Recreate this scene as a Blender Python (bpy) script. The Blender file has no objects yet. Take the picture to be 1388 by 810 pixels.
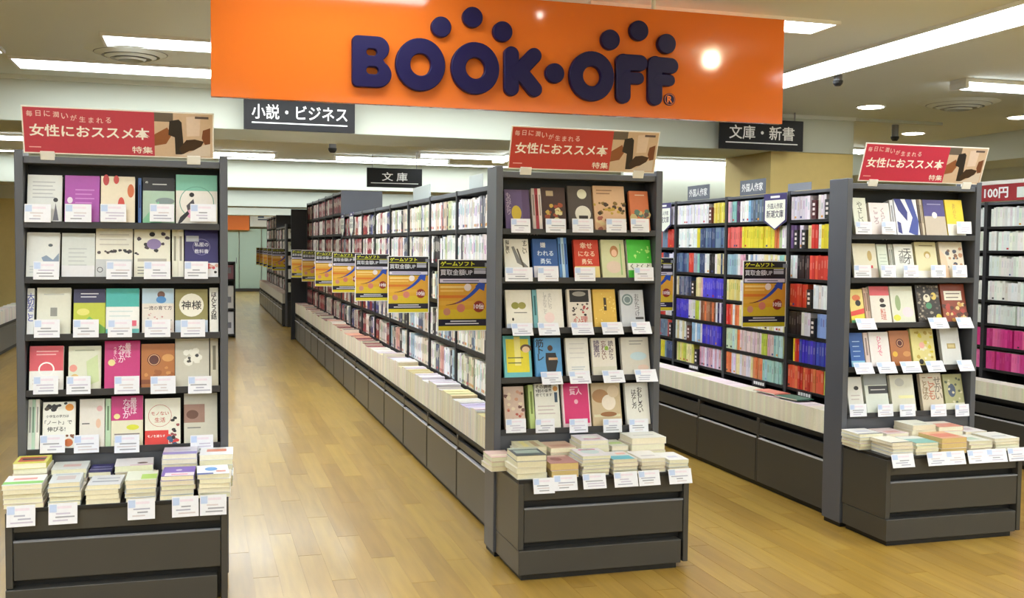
import bpy, math, random
from mathutils import Matrix, Vector
random.seed(7)
S = bpy.context.scene
COL = S.collection

# ------------------------------------------------------------------ camera
CAMH = 1.6
F, YAW, PIT, ROL = 1423.0, 0.2895, 0.0494, -0.0102
cr, sr = math.cos(ROL), math.sin(ROL)
cp, sp = math.cos(PIT), math.sin(PIT)
cy, sy = math.cos(YAW), math.sin(YAW)
_x = Vector((cy, -sy, 0)); _yl = Vector((sy, cy, 0)); _z = Vector((0, 0, 1))
FWD = _yl * cp - _z * sp
UPV = _z * cp + _yl * sp
RIGHT = _x * cr - UPV * sr
UP = _x * sr + UPV * cr
cam = bpy.data.cameras.new('camera'); camo = bpy.data.objects.new('camera', cam); COL.objects.link(camo)
cam.sensor_width = 36; cam.lens = 36 * F / 1388; cam.clip_start = .05; cam.clip_end = 200
B = -FWD
camo.matrix_world = Matrix(((RIGHT.x, UP.x, B.x, 0), (RIGHT.y, UP.y, B.y, 0), (RIGHT.z, UP.z, B.z, CAMH), (0, 0, 0, 1)))
S.camera = camo

def at(u, v, ax, val):
    """world point on the plane axis=val seen at photo pixel u, v (used once, to measure real places)"""
    d = RIGHT * ((u - 694) / F) - UP * ((v - 405) / F) + FWD
    o = Vector((0, 0, CAMH))
    return o + d * ((val - o[ax]) / d[ax])

# ------------------------------------------------------------------ world, exposure
w = bpy.data.worlds.new('world'); S.world = w; w.use_nodes = True
w.node_tree.nodes['Background'].inputs[0].default_value = (.9, .95, 1, 1)
w.node_tree.nodes['Background'].inputs[1].default_value = .3
S.view_settings.view_transform = 'Standard'; S.view_settings.look = 'None'
S.view_settings.gamma = 1; S.view_settings.use_curve_mapping = False
S.view_settings.exposure = 1.15
S.cycles.max_bounces = 8; S.cycles.diffuse_bounces = 4
LIGHT = 6.0        # emission of the fluorescent diffusers
LIGHT2 = 3.0

def lin(c):
    return tuple((x / 12.92 if x <= .04045 else ((x + .055) / 1.055) ** 2.4) for x in c)

# ------------------------------------------------------------------ materials
MATS = {}
def mat(name, col=None, rough=.5, metal=0, spec=.5, emit=0, emcol=None, attr=False, noise=0, bump=0, scale=20, coat=0):
    m = bpy.data.materials.new(name); m.use_nodes = True; nt = m.node_tree; n = nt.nodes; l = nt.links
    b = n['Principled BSDF']
    b.inputs['Roughness'].default_value = rough; b.inputs['Metallic'].default_value = metal
    b.inputs['Specular IOR Level'].default_value = spec
    if coat: b.inputs['Coat Weight'].default_value = coat; b.inputs['Coat Roughness'].default_value = .08
    src = None
    if attr:
        a = n.new('ShaderNodeAttribute'); a.attribute_name = 'Col'; src = a.outputs['Color']
    else:
        b.inputs['Base Color'].default_value = (*lin(col), 1)
    if noise or bump:
        tc = n.new('ShaderNodeTexCoord'); nz = n.new('ShaderNodeTexNoise'); nz.inputs['Scale'].default_value = scale
        nz.inputs['Detail'].default_value = 6
        l.new(tc.outputs['Object'], nz.inputs['Vector'])
        if noise:
            mx = n.new('ShaderNodeMix'); mx.data_type = 'RGBA'; mx.blend_type = 'MULTIPLY'; mx.inputs[0].default_value = 1
            mr = n.new('ShaderNodeMapRange'); mr.inputs['To Min'].default_value = 1 - noise; mr.inputs['To Max'].default_value = 1 + noise
            l.new(nz.outputs['Fac'], mr.inputs['Value'])
            if src: l.new(src, mx.inputs[6])
            else: mx.inputs[6].default_value = (*lin(col), 1)
            l.new(mr.outputs[0], mx.inputs[7]); src = mx.outputs[2]
        if bump:
            bp = n.new('ShaderNodeBump'); bp.inputs['Strength'].default_value = bump; bp.inputs['Distance'].default_value = .002
            l.new(nz.outputs['Fac'], bp.inputs['Height']); l.new(bp.outputs[0], b.inputs['Normal'])
    if src: l.new(src, b.inputs['Base Color'])
    if emit:
        b.inputs['Emission Color'].default_value = (*(emcol or (1, 1, 1)), 1); b.inputs['Emission Strength'].default_value = emit
    MATS[name] = m
    return m
M_PRINT = mat('printed_paper', attr=True, rough=.4, noise=.06, scale=60)
M_PAGES = mat('page_paper', attr=True, rough=.85, spec=.2, noise=.08, scale=90)
M_METAL = mat('dark_grey_steel', (.33, .34, .37), rough=.36, noise=.05, scale=6, bump=.05)
M_LIP = mat('charcoal_steel', (.20, .20, .215), rough=.4, noise=.05, scale=8)
M_BLACK = mat('black_steel', (.065, .065, .07), rough=.5, noise=.1, scale=8)
M_BASE = mat('floor_tinted_steel', (.25, .245, .235), rough=.32, noise=.05, scale=5, bump=.04)  # lower steel, the floor's brown reflection put into its colour
M_HILITE = mat('highlight_strip', (.88, .88, .9), rough=.3, metal=.3)  # highlight along the drawer lips, put in as a pale colour
M_CEIL = mat('ceiling_paint', (.86, .88, .85), rough=.9, spec=.1, noise=.02, scale=2)
M_BEAM = mat('beam_paint', (.77, .79, .74), rough=.85, spec=.15, noise=.02, scale=3)
M_WALL = mat('wall_paint', (.84, .85, .80), rough=.9, spec=.1, noise=.03, scale=3)
M_GREEN = mat('green_panel', (.72, .82, .76), rough=.6, noise=.03, scale=4)
M_YEL = mat('yellow_wallpaper', (.86, .77, .50), rough=.7, noise=.06, scale=12, bump=.05)
M_ORANGE = mat('orange_acrylic', (.87, .44, .15), rough=.09, spec=.6, noise=.02, scale=3)
M_ORANGE2 = mat('orange_panel', (.95, .50, .16), rough=.5, noise=.02, scale=3)
M_NAVY = mat('navy_acrylic', (.06, .03, .27), rough=.45, spec=.3, noise=.08, scale=8)
M_WHITE = mat('white_plastic', (.9, .9, .88), rough=.5, noise=.03, scale=10)
M_GREY = mat('grey_plastic', (.52, .53, .56), rough=.4, noise=.04, scale=10)
M_SIGNBLACK = mat('black_sign_board', (.07, .07, .08), rough=.5, spec=.3, noise=.06, scale=10)
M_LAMP = mat('lamp_diffuser', (.95, .95, .95), emit=LIGHT, emcol=(.93, 1.0, 1.04), rough=.5)
M_LAMP2 = mat('bright_lamp_diffuser', (.95, .95, .95), emit=15, emcol=(.95, 1.0, 1.02), rough=.5)
M_DOWN = mat('downlight_lens', (.95, .95, .9), emit=12, emcol=(1.0, .97, .88), rough=.5)
M_SPOT = mat('spot_lens', (.95, .9, .8), emit=40, emcol=(1.0, .90, .66), rough=.5)

def floor_material():
    m = bpy.data.materials.new('wood_planks'); m.use_nodes = True; nt = m.node_tree; n = nt.nodes; l = nt.links
    b = n['Principled BSDF']
    def math_(op, a, bb=None):
        x = n.new('ShaderNodeMath'); x.operation = op
        for i, q in enumerate((a, bb)):
            if q is None: continue
            if isinstance(q, (int, float)): x.inputs[i].default_value = q
            else: l.new(q, x.inputs[i])
        return x.outputs[0]
    g = n.new('ShaderNodeNewGeometry'); s = n.new('ShaderNodeSeparateXYZ'); l.new(g.outputs['Position'], s.inputs[0])
    cxn = math_('FLOOR', math_('DIVIDE', s.outputs[0], .12))
    off = math_('MULTIPLY', math_('FRACT', math_('ADD', math_('MULTIPLY', cxn, .37), 100)), 1.2)
    cyn = math_('FLOOR', math_('DIVIDE', math_('ADD', s.outputs[1], off), 1.2))
    cb = n.new('ShaderNodeCombineXYZ'); l.new(cxn, cb.inputs[0]); l.new(cyn, cb.inputs[1])
    wn = n.new('ShaderNodeTexWhiteNoise'); wn.noise_dimensions = '3D'; l.new(cb.outputs[0], wn.inputs['Vector'])
    # grain stretched along y and shifted per plank
    va = n.new('ShaderNodeVectorMath'); va.operation = 'MULTIPLY_ADD'
    l.new(wn.outputs['Color'], va.inputs[0]); va.inputs[1].default_value = (9, 9, 9); l.new(g.outputs['Position'], va.inputs[2])
    mp = n.new('ShaderNodeMapping'); mp.inputs['Scale'].default_value = (26, 1.8, 1); l.new(va.outputs[0], mp.inputs[0])
    nz = n.new('ShaderNodeTexNoise'); nz.inputs['Scale'].default_value = 1; nz.inputs['Detail'].default_value = 5; l.new(mp.outputs[0], nz.inputs['Vector'])
    r1 = n.new('ShaderNodeValToRGB'); l.new(wn.outputs['Value'], r1.inputs[0])
    e = r1.color_ramp.elements; e[0].color = (*lin((.64, .50, .205)), 1); e[1].color = (*lin((.73, .595, .27)), 1)
    q = r1.color_ramp.elements.new(.5); q.color = (*lin((.685, .545, .235)), 1)
    r2 = n.new('ShaderNodeMapRange'); r2.inputs['From Min'].default_value = .3; r2.inputs['From Max'].default_value = .7
    r2.inputs['To Min'].default_value = .84; r2.inputs['To Max'].default_value = 1.06; l.new(nz.outputs['Fac'], r2.inputs['Value'])
    mx = n.new('ShaderNodeMix'); mx.data_type = 'RGBA'; mx.blend_type = 'MULTIPLY'; mx.inputs[0].default_value = 1
    l.new(r1.outputs[0], mx.inputs[6]); l.new(r2.outputs[0], mx.inputs[7]); l.new(mx.outputs[2], b.inputs['Base Color'])
    # wax polish, slightly uneven
    n2 = n.new('ShaderNodeTexNoise'); n2.inputs['Scale'].default_value = 3; n2.inputs['Detail'].default_value = 3; l.new(g.outputs['Position'], n2.inputs['Vector'])
    r3 = n.new('ShaderNodeMapRange'); r3.inputs['To Min'].default_value = .278; r3.inputs['To Max'].default_value = .33; l.new(n2.outputs['Fac'], r3.inputs['Value'])
    l.new(r3.outputs[0], b.inputs['Roughness']); b.inputs['Specular IOR Level'].default_value = .5; b.inputs['Coat Weight'].default_value = .35; b.inputs['Coat Roughness'].default_value = .12
    return m
M_FLOOR = floor_material()

# ------------------------------------------------------------------ mesh helpers
WHITE = (.95, .95, .94)
class MB:
    def __init__(s): s.v = []; s.f = []; s.c = []
    def poly(s, pts, col):
        k = len(s.v); s.v += [tuple(p) for p in pts]; s.f.append(tuple(range(k, k + len(pts)))); s.c.append(col)
    def box(s, x0, x1, y0, y1, z0, z1, col=WHITE, cols=None, M=None):
        P = [(x0, y0, z0), (x1, y0, z0), (x1, y1, z0), (x0, y1, z0), (x0, y0, z1), (x1, y0, z1), (x1, y1, z1), (x0, y1, z1)]
        if M is not None: P = [tuple(M @ Vector(p)) for p in P]
        k = len(s.v); s.v += P
        for nm, q in (('-z', (0, 3, 2, 1)), ('+z', (4, 5, 6, 7)), ('-y', (0, 1, 5, 4)), ('+x', (1, 2, 6, 5)), ('+y', (2, 3, 7, 6)), ('-x', (3, 0, 4, 7))):
            s.f.append(tuple(k + i for i in q)); s.c.append((cols or {}).get(nm, col))
    def disc(s, c, r, z0, z1, n=24, col=WHITE, axis='z', r2=None):
        r2 = r if r2 is None else r2
        a = [2 * math.pi * i / n for i in range(n)]
        def P(t, rr, h):
            p, q = rr * math.cos(t), rr * math.sin(t)
            if axis == 'z': return (c[0] + p, c[1] + q, h)
            return (c[0] + p, h, c[1] + q)
        A = [P(t, r, z0) for t in a]; Bq = [P(t, r2, z1) for t in a]
        k = len(s.v); s.v += A + Bq
        s.f.append(tuple(k + i for i in reversed(range(n)))); s.c.append(col)
        s.f.append(tuple(k + n + i for i in range(n))); s.c.append(col)
        for i in range(n):
            j = (i + 1) % n; s.f.append((k + i, k + j, k + n + j, k + n + i)); s.c.append(col)
    def add(s, vs, fs, col, M=None):
        k = len(s.v); s.v += [tuple(M @ Vector(p)) if M is not None else tuple(p) for p in vs]
        for f in fs: s.f.append(tuple(k + i for i in f)); s.c.append(col)
    def mesh(s, name, m):
        me = bpy.data.meshes.new(name); me.from_pydata(s.v, [], s.f)
        ca = me.color_attributes.new('Col', 'FLOAT_COLOR', 'CORNER'); buf = []
        cache = {}
        for f, c in zip(s.f, s.c):
            if c not in cache: cache[c] = (*lin(c[:3]), 1.0)
            buf += list(cache[c]) * len(f)
        ca.data.foreach_set('color', buf)
        me.materials.append(m); me.update()
        return me
    def build(s, name, m, parent=None, bevel=0):
        o = bpy.data.objects.new(name, s.mesh(name, m)); COL.objects.link(o)
        if parent is not None: o.parent = parent
        if bevel:
            b = o.modifiers.new('bevel', 'BEVEL'); b.width = bevel; b.segments = 2; b.limit_method = 'ANGLE'
        return o

def tag(o, label=None, cat=None, group=None, kind=None):
    if label: o['label'] = label
    if cat: o['category'] = cat
    if group: o['group'] = group
    if kind: o['kind'] = kind
    return o
GROUPS = []
def empty(name, loc=(0, 0, 0), rot=(0, 0, 0)):
    o = bpy.data.objects.new(name, None); o.empty_display_size = .1; COL.objects.link(o)
    o.location = loc; o.rotation_euler = rot
    return o
KIDS = {}
def part(name, m, parent, mbf, bevel=0):
    mb = MB(); mbf(mb); o = mb.build(name, m, parent, bevel)
    KIDS.setdefault(parent.name, []).append(o)
    return o
def copy_tree(o, parent=None):
    c = o.copy(); COL.objects.link(c)
    if parent is not None: c.parent = parent
    for ch in KIDS.get(o.name, []):
        KIDS.setdefault(c.name, []).append(copy_tree(ch, c))
    return c
def bx(name, m, parent, x0, x1, y0, y1, z0, z1, bevel=0, col=WHITE):
    return part(name, m, parent, lambda b: b.box(x0, x1, y0, y1, z0, z1, col), bevel)
def struct(name, m, x0, x1, y0, y1, z0, z1, bevel=0):
    mb = MB(); mb.box(x0, x1, y0, y1, z0, z1); o = mb.build(name, m, None, bevel); o['kind'] = 'structure'; return o

_tc = {}
def glyphs(txt, bold=.012, spacing=1.0, line=1.0):
    """text as flat polygons, unit size, centred on its bounding box (x right, y up)"""
    key = (txt, bold, spacing, line)
    if key in _tc: return _tc[key]
    cu = bpy.data.curves.new('lettering', 'FONT'); cu.body = txt; cu.size = 1; cu.offset = bold; cu.resolution_u = 2
    cu.space_character = spacing; cu.space_line = line; cu.align_x = 'CENTER'
    o = bpy.data.objects.new('lettering', cu); COL.objects.link(o)
    bpy.context.view_layer.update()
    ev = o.evaluated_get(bpy.context.evaluated_depsgraph_get()); me = ev.to_mesh()
    vs = [tuple(v.co) for v in me.vertices]; fs = [tuple(p.vertices) for p in me.polygons]
    ev.to_mesh_clear(); bpy.data.objects.remove(o); bpy.data.curves.remove(cu)
    if vs:
        xs = [v[0] for v in vs]; ys = [v[1] for v in vs]
        mx, my = (min(xs) + max(xs)) / 2, (min(ys) + max(ys)) / 2
        vs = [(v[0] - mx, v[1] - my) for v in vs]; ww, hh = max(xs) - min(xs), max(ys) - min(ys)
    else: ww = hh = 1
    _tc[key] = (vs, fs, ww, hh)
    return _tc[key]
def text(mb, txt, x, z, w=None, h=None, y=0, col=WHITE, bold=.012, rot=0, spacing=1.0, line=1.0, shear=0, fit=False):
    """put text on the plane y=const facing -y; w or h (or both) give its size"""
    vs, fs, ww, hh = glyphs(txt, bold, spacing, line)
    if w and h: sx, sz = w / ww, h / hh
    elif w: sx = sz = w / ww
    else: sx = sz = h / hh
    c, s_ = math.cos(rot), math.sin(rot)
    P = []
    for (a, b) in vs:
        a, b = a * sx, b * sz; P.append((x + a * c - b * s_, y, z + a * s_ + b * c))
    mb.add(P, fs, col)

ORD = ['first', 'second', 'third', 'fourth', 'fifth', 'sixth', 'seventh', 'eighth', 'ninth', 'tenth', 'eleventh', 'twelfth', 'thirteenth', 'fourteenth', 'fifteenth']
def nth(i):
    if i < len(ORD): return ORD[i]
    n = i + 1
    return '%d%s' % (n, 'th' if 10 < n % 100 < 14 else {1: 'st', 2: 'nd', 3: 'rd'}.get(n % 10, 'th'))

# ------------------------------------------------------------------ the room
CZ = 2.9
fl = struct('floor', M_FLOOR, -9, 11, -4, 37, -.06, -.0012)
# planks of the part of the floor near enough to tell them apart, laid on the same grid as the material
pm = MB()
pm.box(.0012, .1188, .0015, 1.1985, -.006, 0)
pm = pm.mesh('plank', M_FLOOR)
def want(x, y0):
    y1 = y0 + 1.2
    if y1 < 3.3 or y0 > 9.6: return False
    if -.95 < x < .1: return 3.0 < y0 < 4.4
    if .0 < x < 1.55: return True
    if 1.55 <= x < 2.3: return y0 < 4.8
    if 2.3 <= x < 3.65: return y0 < 8.6 and y1 > 3.6
    if 3.65 <= x < 4.9: return y0 < 5.2 and y1 > 3.9
    return False
cnt = 0
for cx_ in range(-9, 42):
    off = ((cx_ * .37 + 100) % 1) * 1.2
    for r in range(2, 10):
        y0 = r * 1.2 - off
        if want(cx_ * .12 + .06, y0) and cnt < 300:
            o = bpy.data.objects.new('plank', pm); COL.objects.link(o); o.parent = fl; o.location = (cx_ * .12, y0, 0); cnt += 1

ce = struct('ceiling', M_CEIL, -9, 11, -4, 37, CZ, CZ + .1)
struct('wall_back', M_WALL, -9, 11, 36.9, 37.1, 0, CZ)
struct('wall_left', M_WALL, -9.1, -9, -4, 37, 0, CZ)
struct('wall_right', M_WALL, 11, 11.1, -4, 37, 0, CZ)
struct('wall_front', M_WALL, -9, 11, -4.1, -4, 0, CZ)
# ceiling beams across the shop and one along it on the right
struct('trim_1', M_BEAM, -9, 6.17, 9.0, 9.94, 2.545, CZ, .006)
struct('trim_2', M_BEAM, -9, 8.4, 16.7, 17.6, 2.47, CZ, .006)
struct('trim_3', M_BEAM, -9, 8.4, 24.9, 25.8, 2.47, CZ, .006)
struct('trim_4', M_BEAM, -9, 8.4, 32.4, 33.2, 2.47, CZ, .006)
struct('trim_5', M_BEAM, 8.37, 9.2, 3.0, 36.9, 2.6, CZ, .006)
struct('trim_6', M_CEIL, -9, 6.17, 8.97, 9.0, CZ - .035, CZ)
struct('trim_7', M_BEAM, 6.17, 7.2, 9.0, 9.03, CZ - .03, CZ)
# columns
struct('trim_13', M_BEAM, 5.9, 8.37, 14.2, 14.3, 0, CZ)
c1 = struct('wall_column', M_YEL, 5.27, 6.18, 9.02, 9.93, 0, 2.545); c1.name = 'trim_8'
c2 = struct('trim_9', M_YEL, -5.4, -2.75, 18.6, 19.4, 0, 2.3)
c3 = struct('trim_10', M_WALL, -5.4, -2.75, 18.6, 19.4, 2.3, CZ)

# sliding door panels and the orange and white bands over them at the back of the shop
for i in range(6):
    x0 = .55 + i * .74
    d = MB(); d.box(x0 + .015, x0 + .725, 36.80, 36.86, .10, 2.13); o = d.build('door_%d' % (i + 1), M_GREEN, None, .01); o['kind'] = 'structure'
    h_ = MB(); h_.box(x0 + .64, x0 + .66, 36.78, 36.80, .95, 1.15); h_.build('door_handle', M_GREY, o)
b_ = struct('baseboard_back', M_BASE, -1.5, 5.2, 36.76, 36.88, 0, .1)

struct('trim_11', M_ORANGE2, .2, 1.62, 36.62, 36.9, 2.08, 2.82)
wb = MB(); wb.box(1.64, 4.8, 36.62, 36.9, 2.2, 2.82, (.92, .93, .9)); wb.box(1.9, 2.3, 36.60, 36.62, 2.42, 2.46, (.3, .32, .4)); wb.box(1.9, 2.1, 36.60, 36.62, 2.5, 2.6, (.35, .4, .5))
wb = wb.build('trim_12', M_PRINT); wb['kind'] = 'structure'

# ------------------------------------------------------------------ lamps
def lamp(x0, x1, y0, y1, label, joints=(), m=None):
    cx, cyy = (x0 + x1) / 2, (y0 + y1) / 2
    r = empty('ceiling_light', (cx, cyy, CZ)); tag(r, label, 'ceiling light')
    a, b = (x1 - x0) / 2, (y1 - y0) / 2; t = .018
    def fr(k):
        k.box(-a - t, a + t, -b - t, -b, -.02, 0); k.box(-a - t, a + t, b, b + t, -.02, 0)
        k.box(-a - t, -a, -b, b, -.02, 0); k.box(a, a + t, -b, b, -.02, 0)
    part('frame', M_WHITE, r, fr)
    n = max(1, len(joints) + 1)
    lng = a > b
    for i in range(n):
        if lng: q = (-a + 2 * a * i / n + .004, -a + 2 * a * (i + 1) / n - .004, -b, b)
        else: q = (-a, a, -b + 2 * b * i / n + .004, -b + 2 * b * (i + 1) / n - .004)
        bx('diffuser', m or M_LAMP, r, q[0], q[1], q[2], q[3], -.012, -.002)
    return r
lamp(-.57, 2.6, 7.03, 7.39, 'long recessed ceiling light above the orange sign, second from the beam', (1, 2))
lamp(-1.26, 2.8, 8.12, 8.54, 'long recessed ceiling light nearest the first beam at upper left', (1, 2))
lamp(2.0, 3.48, 5.27, 5.54, 'short recessed ceiling light behind the top right corner of the orange sign')
lamp(4.09, 4.46, 2.9, 7.7, 'long recessed ceiling light running front to back at upper right', (1,))
lamp(-1.66, -1.28, 5.0, 7.9, 'recessed ceiling light whose tip shows at the left picture edge')
# unseen lamps: two inferred from floor highlights, the rest added for brightness
lamp(.15, 1.15, 4.42, 4.7, 'recessed lamp over the main aisle in front of the stands')
lamp(.3, 1.15, 10.35, 10.9, 'recessed lamp over the left aisle just beyond the first beam', (), M_LAMP2)
lamp(-4.2, -.25, 3.2, 3.6, 'added fill lamp in front of the left stand', (1,))  # from here on added, to brighten the stand fronts
lamp(-4.2, -.25, 1.2, 1.6, 'added fill lamp left of the photographer', (1,))
lamp(5.2, 9.2, 3.2, 3.6, 'added fill lamp in front of the right edge row', (1,))
lamp(5.8, 9.8, 1.2, 1.6, 'added fill lamp right of the photographer', (1,))
lamp(-3.5, .5, -.7, -.2, 'added fill lamp behind the photographer, near left', (1,))
lamp(1.0, 5.0, -.7, -.2, 'added fill lamp behind the photographer, near middle', (1,))
lamp(5.5, 9.5, -.7, -.2, 'added fill lamp behind the photographer, near right', (1,))
lamp(-3.5, .5, -2.6, -2.1, 'added fill lamp behind the photographer, far left', (1,))
lamp(1.0, 5.0, -2.6, -2.1, 'added fill lamp behind the photographer, far middle', (1,))
lamp(5.5, 9.5, -2.6, -2.1, 'added fill lamp behind the photographer, far right', (1,))
lamp(.3, 2.6, 5.86, 6.14, 'added fill lamp hidden behind the orange sign, nearest it')  # this and the next four added out of view to brighten the aisles
lamp(1.7, 5.0, 10.5, 10.8, 'added fill lamp over the right aisle beyond the first beam', (1,))
lamp(-.3, 4.5, 12.3, 12.6, 'added fill lamp over the aisles, midway between the beams', (1, 2))
lamp(2.9, 3.9, 6.6, 6.9, 'added fill lamp over the right aisle behind the orange sign')
lamp(2.9, 3.9, 7.9, 8.2, 'added fill lamp over the right aisle before the first beam')
lamp(6.6, 8.2, 15.6, 16.0, 'added fill lamp before the second beam at right')  # added to brighten the space right of the centre stand
def batten(cx, cyy, L, label, along='x', zz=CZ):
    r = empty('tube_light', (cx, cyy, zz), (0, 0, 0 if along == 'x' else math.pi / 2)); tag(r, label, 'ceiling light')
    bx('housing', M_WHITE, r, -L / 2, L / 2, -.09, .09, -.03, 0, .004)
    for s_ in (-1, 1):
        part('tube', M_LAMP, r, lambda k, s_=s_: k.box(-L / 2 + .03, L / 2 - .03, s_ * .055 - .016, s_ * .055 + .016, -.066, -.034), .008)
        bx('end_cap', M_WHITE, r, s_ * L / 2 - .03 * (s_ > 0), s_ * L / 2 + .03 * (s_ < 0), -.09, .09, -.075, -.03)
    return r
batten(6.15, 6.72, 1.3, 'white twin tube light on the ceiling at the right edge')
batten(.35, 15.3, 1.4, 'bright tube light seen just right of the left stand')
batten(2.7, 15.3, 1.7, 'bright tube light left of the small black hanging sign')
batten(3.6, 14.4, 1.4, 'tube light higher and right of the small black hanging sign')
batten(-2.7, 14.0, 2.2, 'tube light glowing behind the top of the left stand')
batten(4.2, 13.2, 3.4, 'tube light seen through the gap left of the centre banner', 'y')
batten(6.4, 11.6, 3.4, 'bright tube light between the centre stand and yellow column')
batten(7.4, 14.0, 4.6, 'second tube light between the centre stand and yellow column')
batten(9.9, 9.2, 2.4, 'tube light low behind the right stand, beyond the side beam', 'y')
for (x0, x1, yy, lb) in ((-3, 5.6, 16.3, 'continuous light line in front of the second ceiling beam'), (-3, 5.6, 24.4, 'continuous light line in front of the third ceiling beam'), (-3, 5.6, 31.8, 'continuous light line in front of the last ceiling beam')):
    lamp(x0, x1, yy - .12, yy + .12, lb, (1, 2, 3))
lamp(2.0, 5.0, 20.4, 20.7, 'added fill light over the far stacks between second and third beams')  # this and the next three are unseen, added to brighten the far end
lamp(-.6, 2.6, 29.0, 29.4, 'added wide fill light over the far end of the left aisle')
lamp(-.6, 3.6, 34.4, 34.9, 'added wide fill light washing the doors at the far end')
lamp(-1.0, .6, 20.4, 20.8, 'added fill light over the left aisle beyond the second beam')
lamp(-1.2, .9, 11.6, 12.0, 'added fill light over the left aisle beyond the first beam')  # added above the beam's cover to brighten the left aisle

def downlight(x, y, label, m=None, r_=.11):
    r = empty('downlight', (x, y, CZ)); tag(r, label, 'downlight')
    part('rim', M_WHITE, r, lambda k: k.disc((0, 0), r_ + .02, -.008, 0, 28))
    part('lens', m or M_DOWN, r, lambda k: k.disc((0, 0), r_, -.012, -.0085, 28))
downlight(5.81, 8.23, 'round downlight above the right end of the first beam')
downlight(7.54, 9.9, 'small round downlight above the right stand banner')
downlight(7.57, 8.35, 'round downlight at the right picture edge')
downlight(5.4, 13.0, 'round downlight seen between centre stand and yellow column', r_=.13)
def globe(x, y, rad, label, m):
    r = empty('globe_spot', (x, y, CZ)); tag(r, label, 'spotlight', 'warm globe spots in front of the orange sign')
    part('rim', M_WHITE, r, lambda k: k.disc((0, 0), rad + .02, -.01, 0, 24))
    def ball(k):
        n = 20; rg = []
        for i in range(9):
            a = math.pi * i / 8; rg.append([(rad * math.sin(a) * math.cos(2 * math.pi * j / n), rad * math.sin(a) * math.sin(2 * math.pi * j / n), -.012 - rad + rad * math.cos(a)) for j in range(n)])
        for i in range(8):
            for j in range(n): k.poly([rg[i][j], rg[i + 1][j], rg[i + 1][(j + 1) % n], rg[i][(j + 1) % n]], WHITE)
    part('bulb', m, r, ball)
globe(3.224, 3.699, .05, 'warm globe spot mirrored in the right end of the orange sign', M_SPOT)
globe(1.80, 4.44, .016, 'tiny warm spot mirrored faintly above the letter K', M_DOWN)

def vent(x, y, label, R=.33):
    r = empty('air_vent', (x, y, CZ)); tag(r, label, 'air vent')
    for i, (ra, za, zb) in enumerate(((R, -.02, 0), (R * .78, -.04, -.021), (R * .56, -.055, -.041), (R * .34, -.068, -.056))):
        def ring(k, ra=ra, za=za, zb=zb):
            n = 32; ri = ra * .8
            for j in range(n):
                a0, a1 = 2 * math.pi * j / n, 2 * math.pi * (j + 1) / n
                p = lambda a, q, z: (q * math.cos(a), q * math.sin(a), z)
                k.poly([p(a0, ri, za), p(a0, ra, zb), p(a1, ra, zb), p(a1, ri, za)], WHITE)
                k.poly([p(a0, ri, za), p(a1, ri, za), p(a1, ri, zb + .004), p(a0, ri, zb + .004)], WHITE)
        part('vane_ring', M_CEIL, r, ring)
    part('throat', M_BLACK, r, lambda k: k.disc((0, 0), R * .8, -.012, -.001, 32))
vent(-.44, 7.62, 'round ceiling air diffuser beside the left long light', .30)
vent(6.36, 7.75, 'round ceiling air diffuser at upper right below the tube light', .34)

def dome(x, y, z, label, s_=1.0, drop=.04):
    r = empty('security_camera', (x, y, z)); tag(r, label, 'camera')
    part('mount', M_GREY, r, lambda k: k.disc((0, 0), .045 * s_, -drop, 0, 16))
    part('dome', M_BLACK, r, lambda k: (k.disc((0, 0), .05 * s_, -drop - .03 * s_, -drop, 16, r2=.055 * s_), k.disc((0, 0), .03 * s_, -drop - .055 * s_, -drop - .03 * s_, 16, r2=.05 * s_)))
dome(4.56, 6.87, CZ, 'small dark dome camera below the long diagonal ceiling light', .7)
dome(6.9, 9.35, CZ, 'small dark dome camera just above the right banner', .8, .12)
dome(1.6, 13.3, CZ, 'small dark dome camera between the two far tube lights', 1.0, .09)
dome(.95, 22.6, CZ, 'tiny dark dome camera by the far light line', 1.2, .06)
dome(8.0, 8.4, CZ, 'dark dome camera at the right edge under the side beam', 1.0, .3)

# ------------------------------------------------------------------ hanging signs
# the big orange sign
SX0, SX1, SZ0, SZ1, SYF = .053, 2.985, 2.27, 2.82, 5.0
sg = empty('shop_sign', ((SX0 + SX1) / 2, SYF + .02, SZ0)); tag(sg, 'large orange shop sign with raised dark blue letters hanging over the aisle', 'sign')
W2 = (SX1 - SX0) / 2
bx('board', M_ORANGE, sg, -W2, W2, -.02, .02, 0, SZ1 - SZ0, .002)
for x in (-1.1, 2.236 - (SX0 + SX1) / 2):
    part('hanging_rod', M_WHITE, sg, lambda k, x=x: k.disc((x, 0), .011, SZ1 - SZ0, CZ - SZ0, 12))
def sp_(u, v):
    p = at(u, v, 1, SYF - .01); return (p.x - (SX0 + SX1) / 2, p.z - SZ0)
def letter(name, loops, holes=(), dep=.026):
    cu = bpy.data.curves.new(name, 'CURVE'); cu.dimensions = '2D'; cu.fill_mode = 'BOTH'; cu.extrude = dep / 2; cu.bevel_depth = .004; cu.bevel_resolution = 1
    cu.offset = -.004
    for lp in list(loops) + list(holes):
        sp1 = cu.splines.new('POLY'); sp1.points.add(len(lp) - 1)
        for p, q in zip(sp1.points, lp): p.co = (q[0], q[1], 0, 1)
        sp1.use_cyclic_u = True
    o = bpy.data.objects.new('t', cu); COL.objects.link(o); bpy.context.view_layer.update()
    ev = o.evaluated_get(bpy.context.evaluated_depsgraph_get()); me = bpy.data.meshes.new_from_object(ev)
    me.name = name
    bpy.data.objects.remove(o); bpy.data.curves.remove(cu)
    me.materials.clear(); me.materials.append(M_NAVY)
    o = bpy.data.objects.new(name, me); COL.objects.link(o); o.parent = sg
    o.rotation_euler = (math.pi / 2, 0, 0); o.location = (0, -.02 - dep / 2 - .004, 0)
    return o
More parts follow.
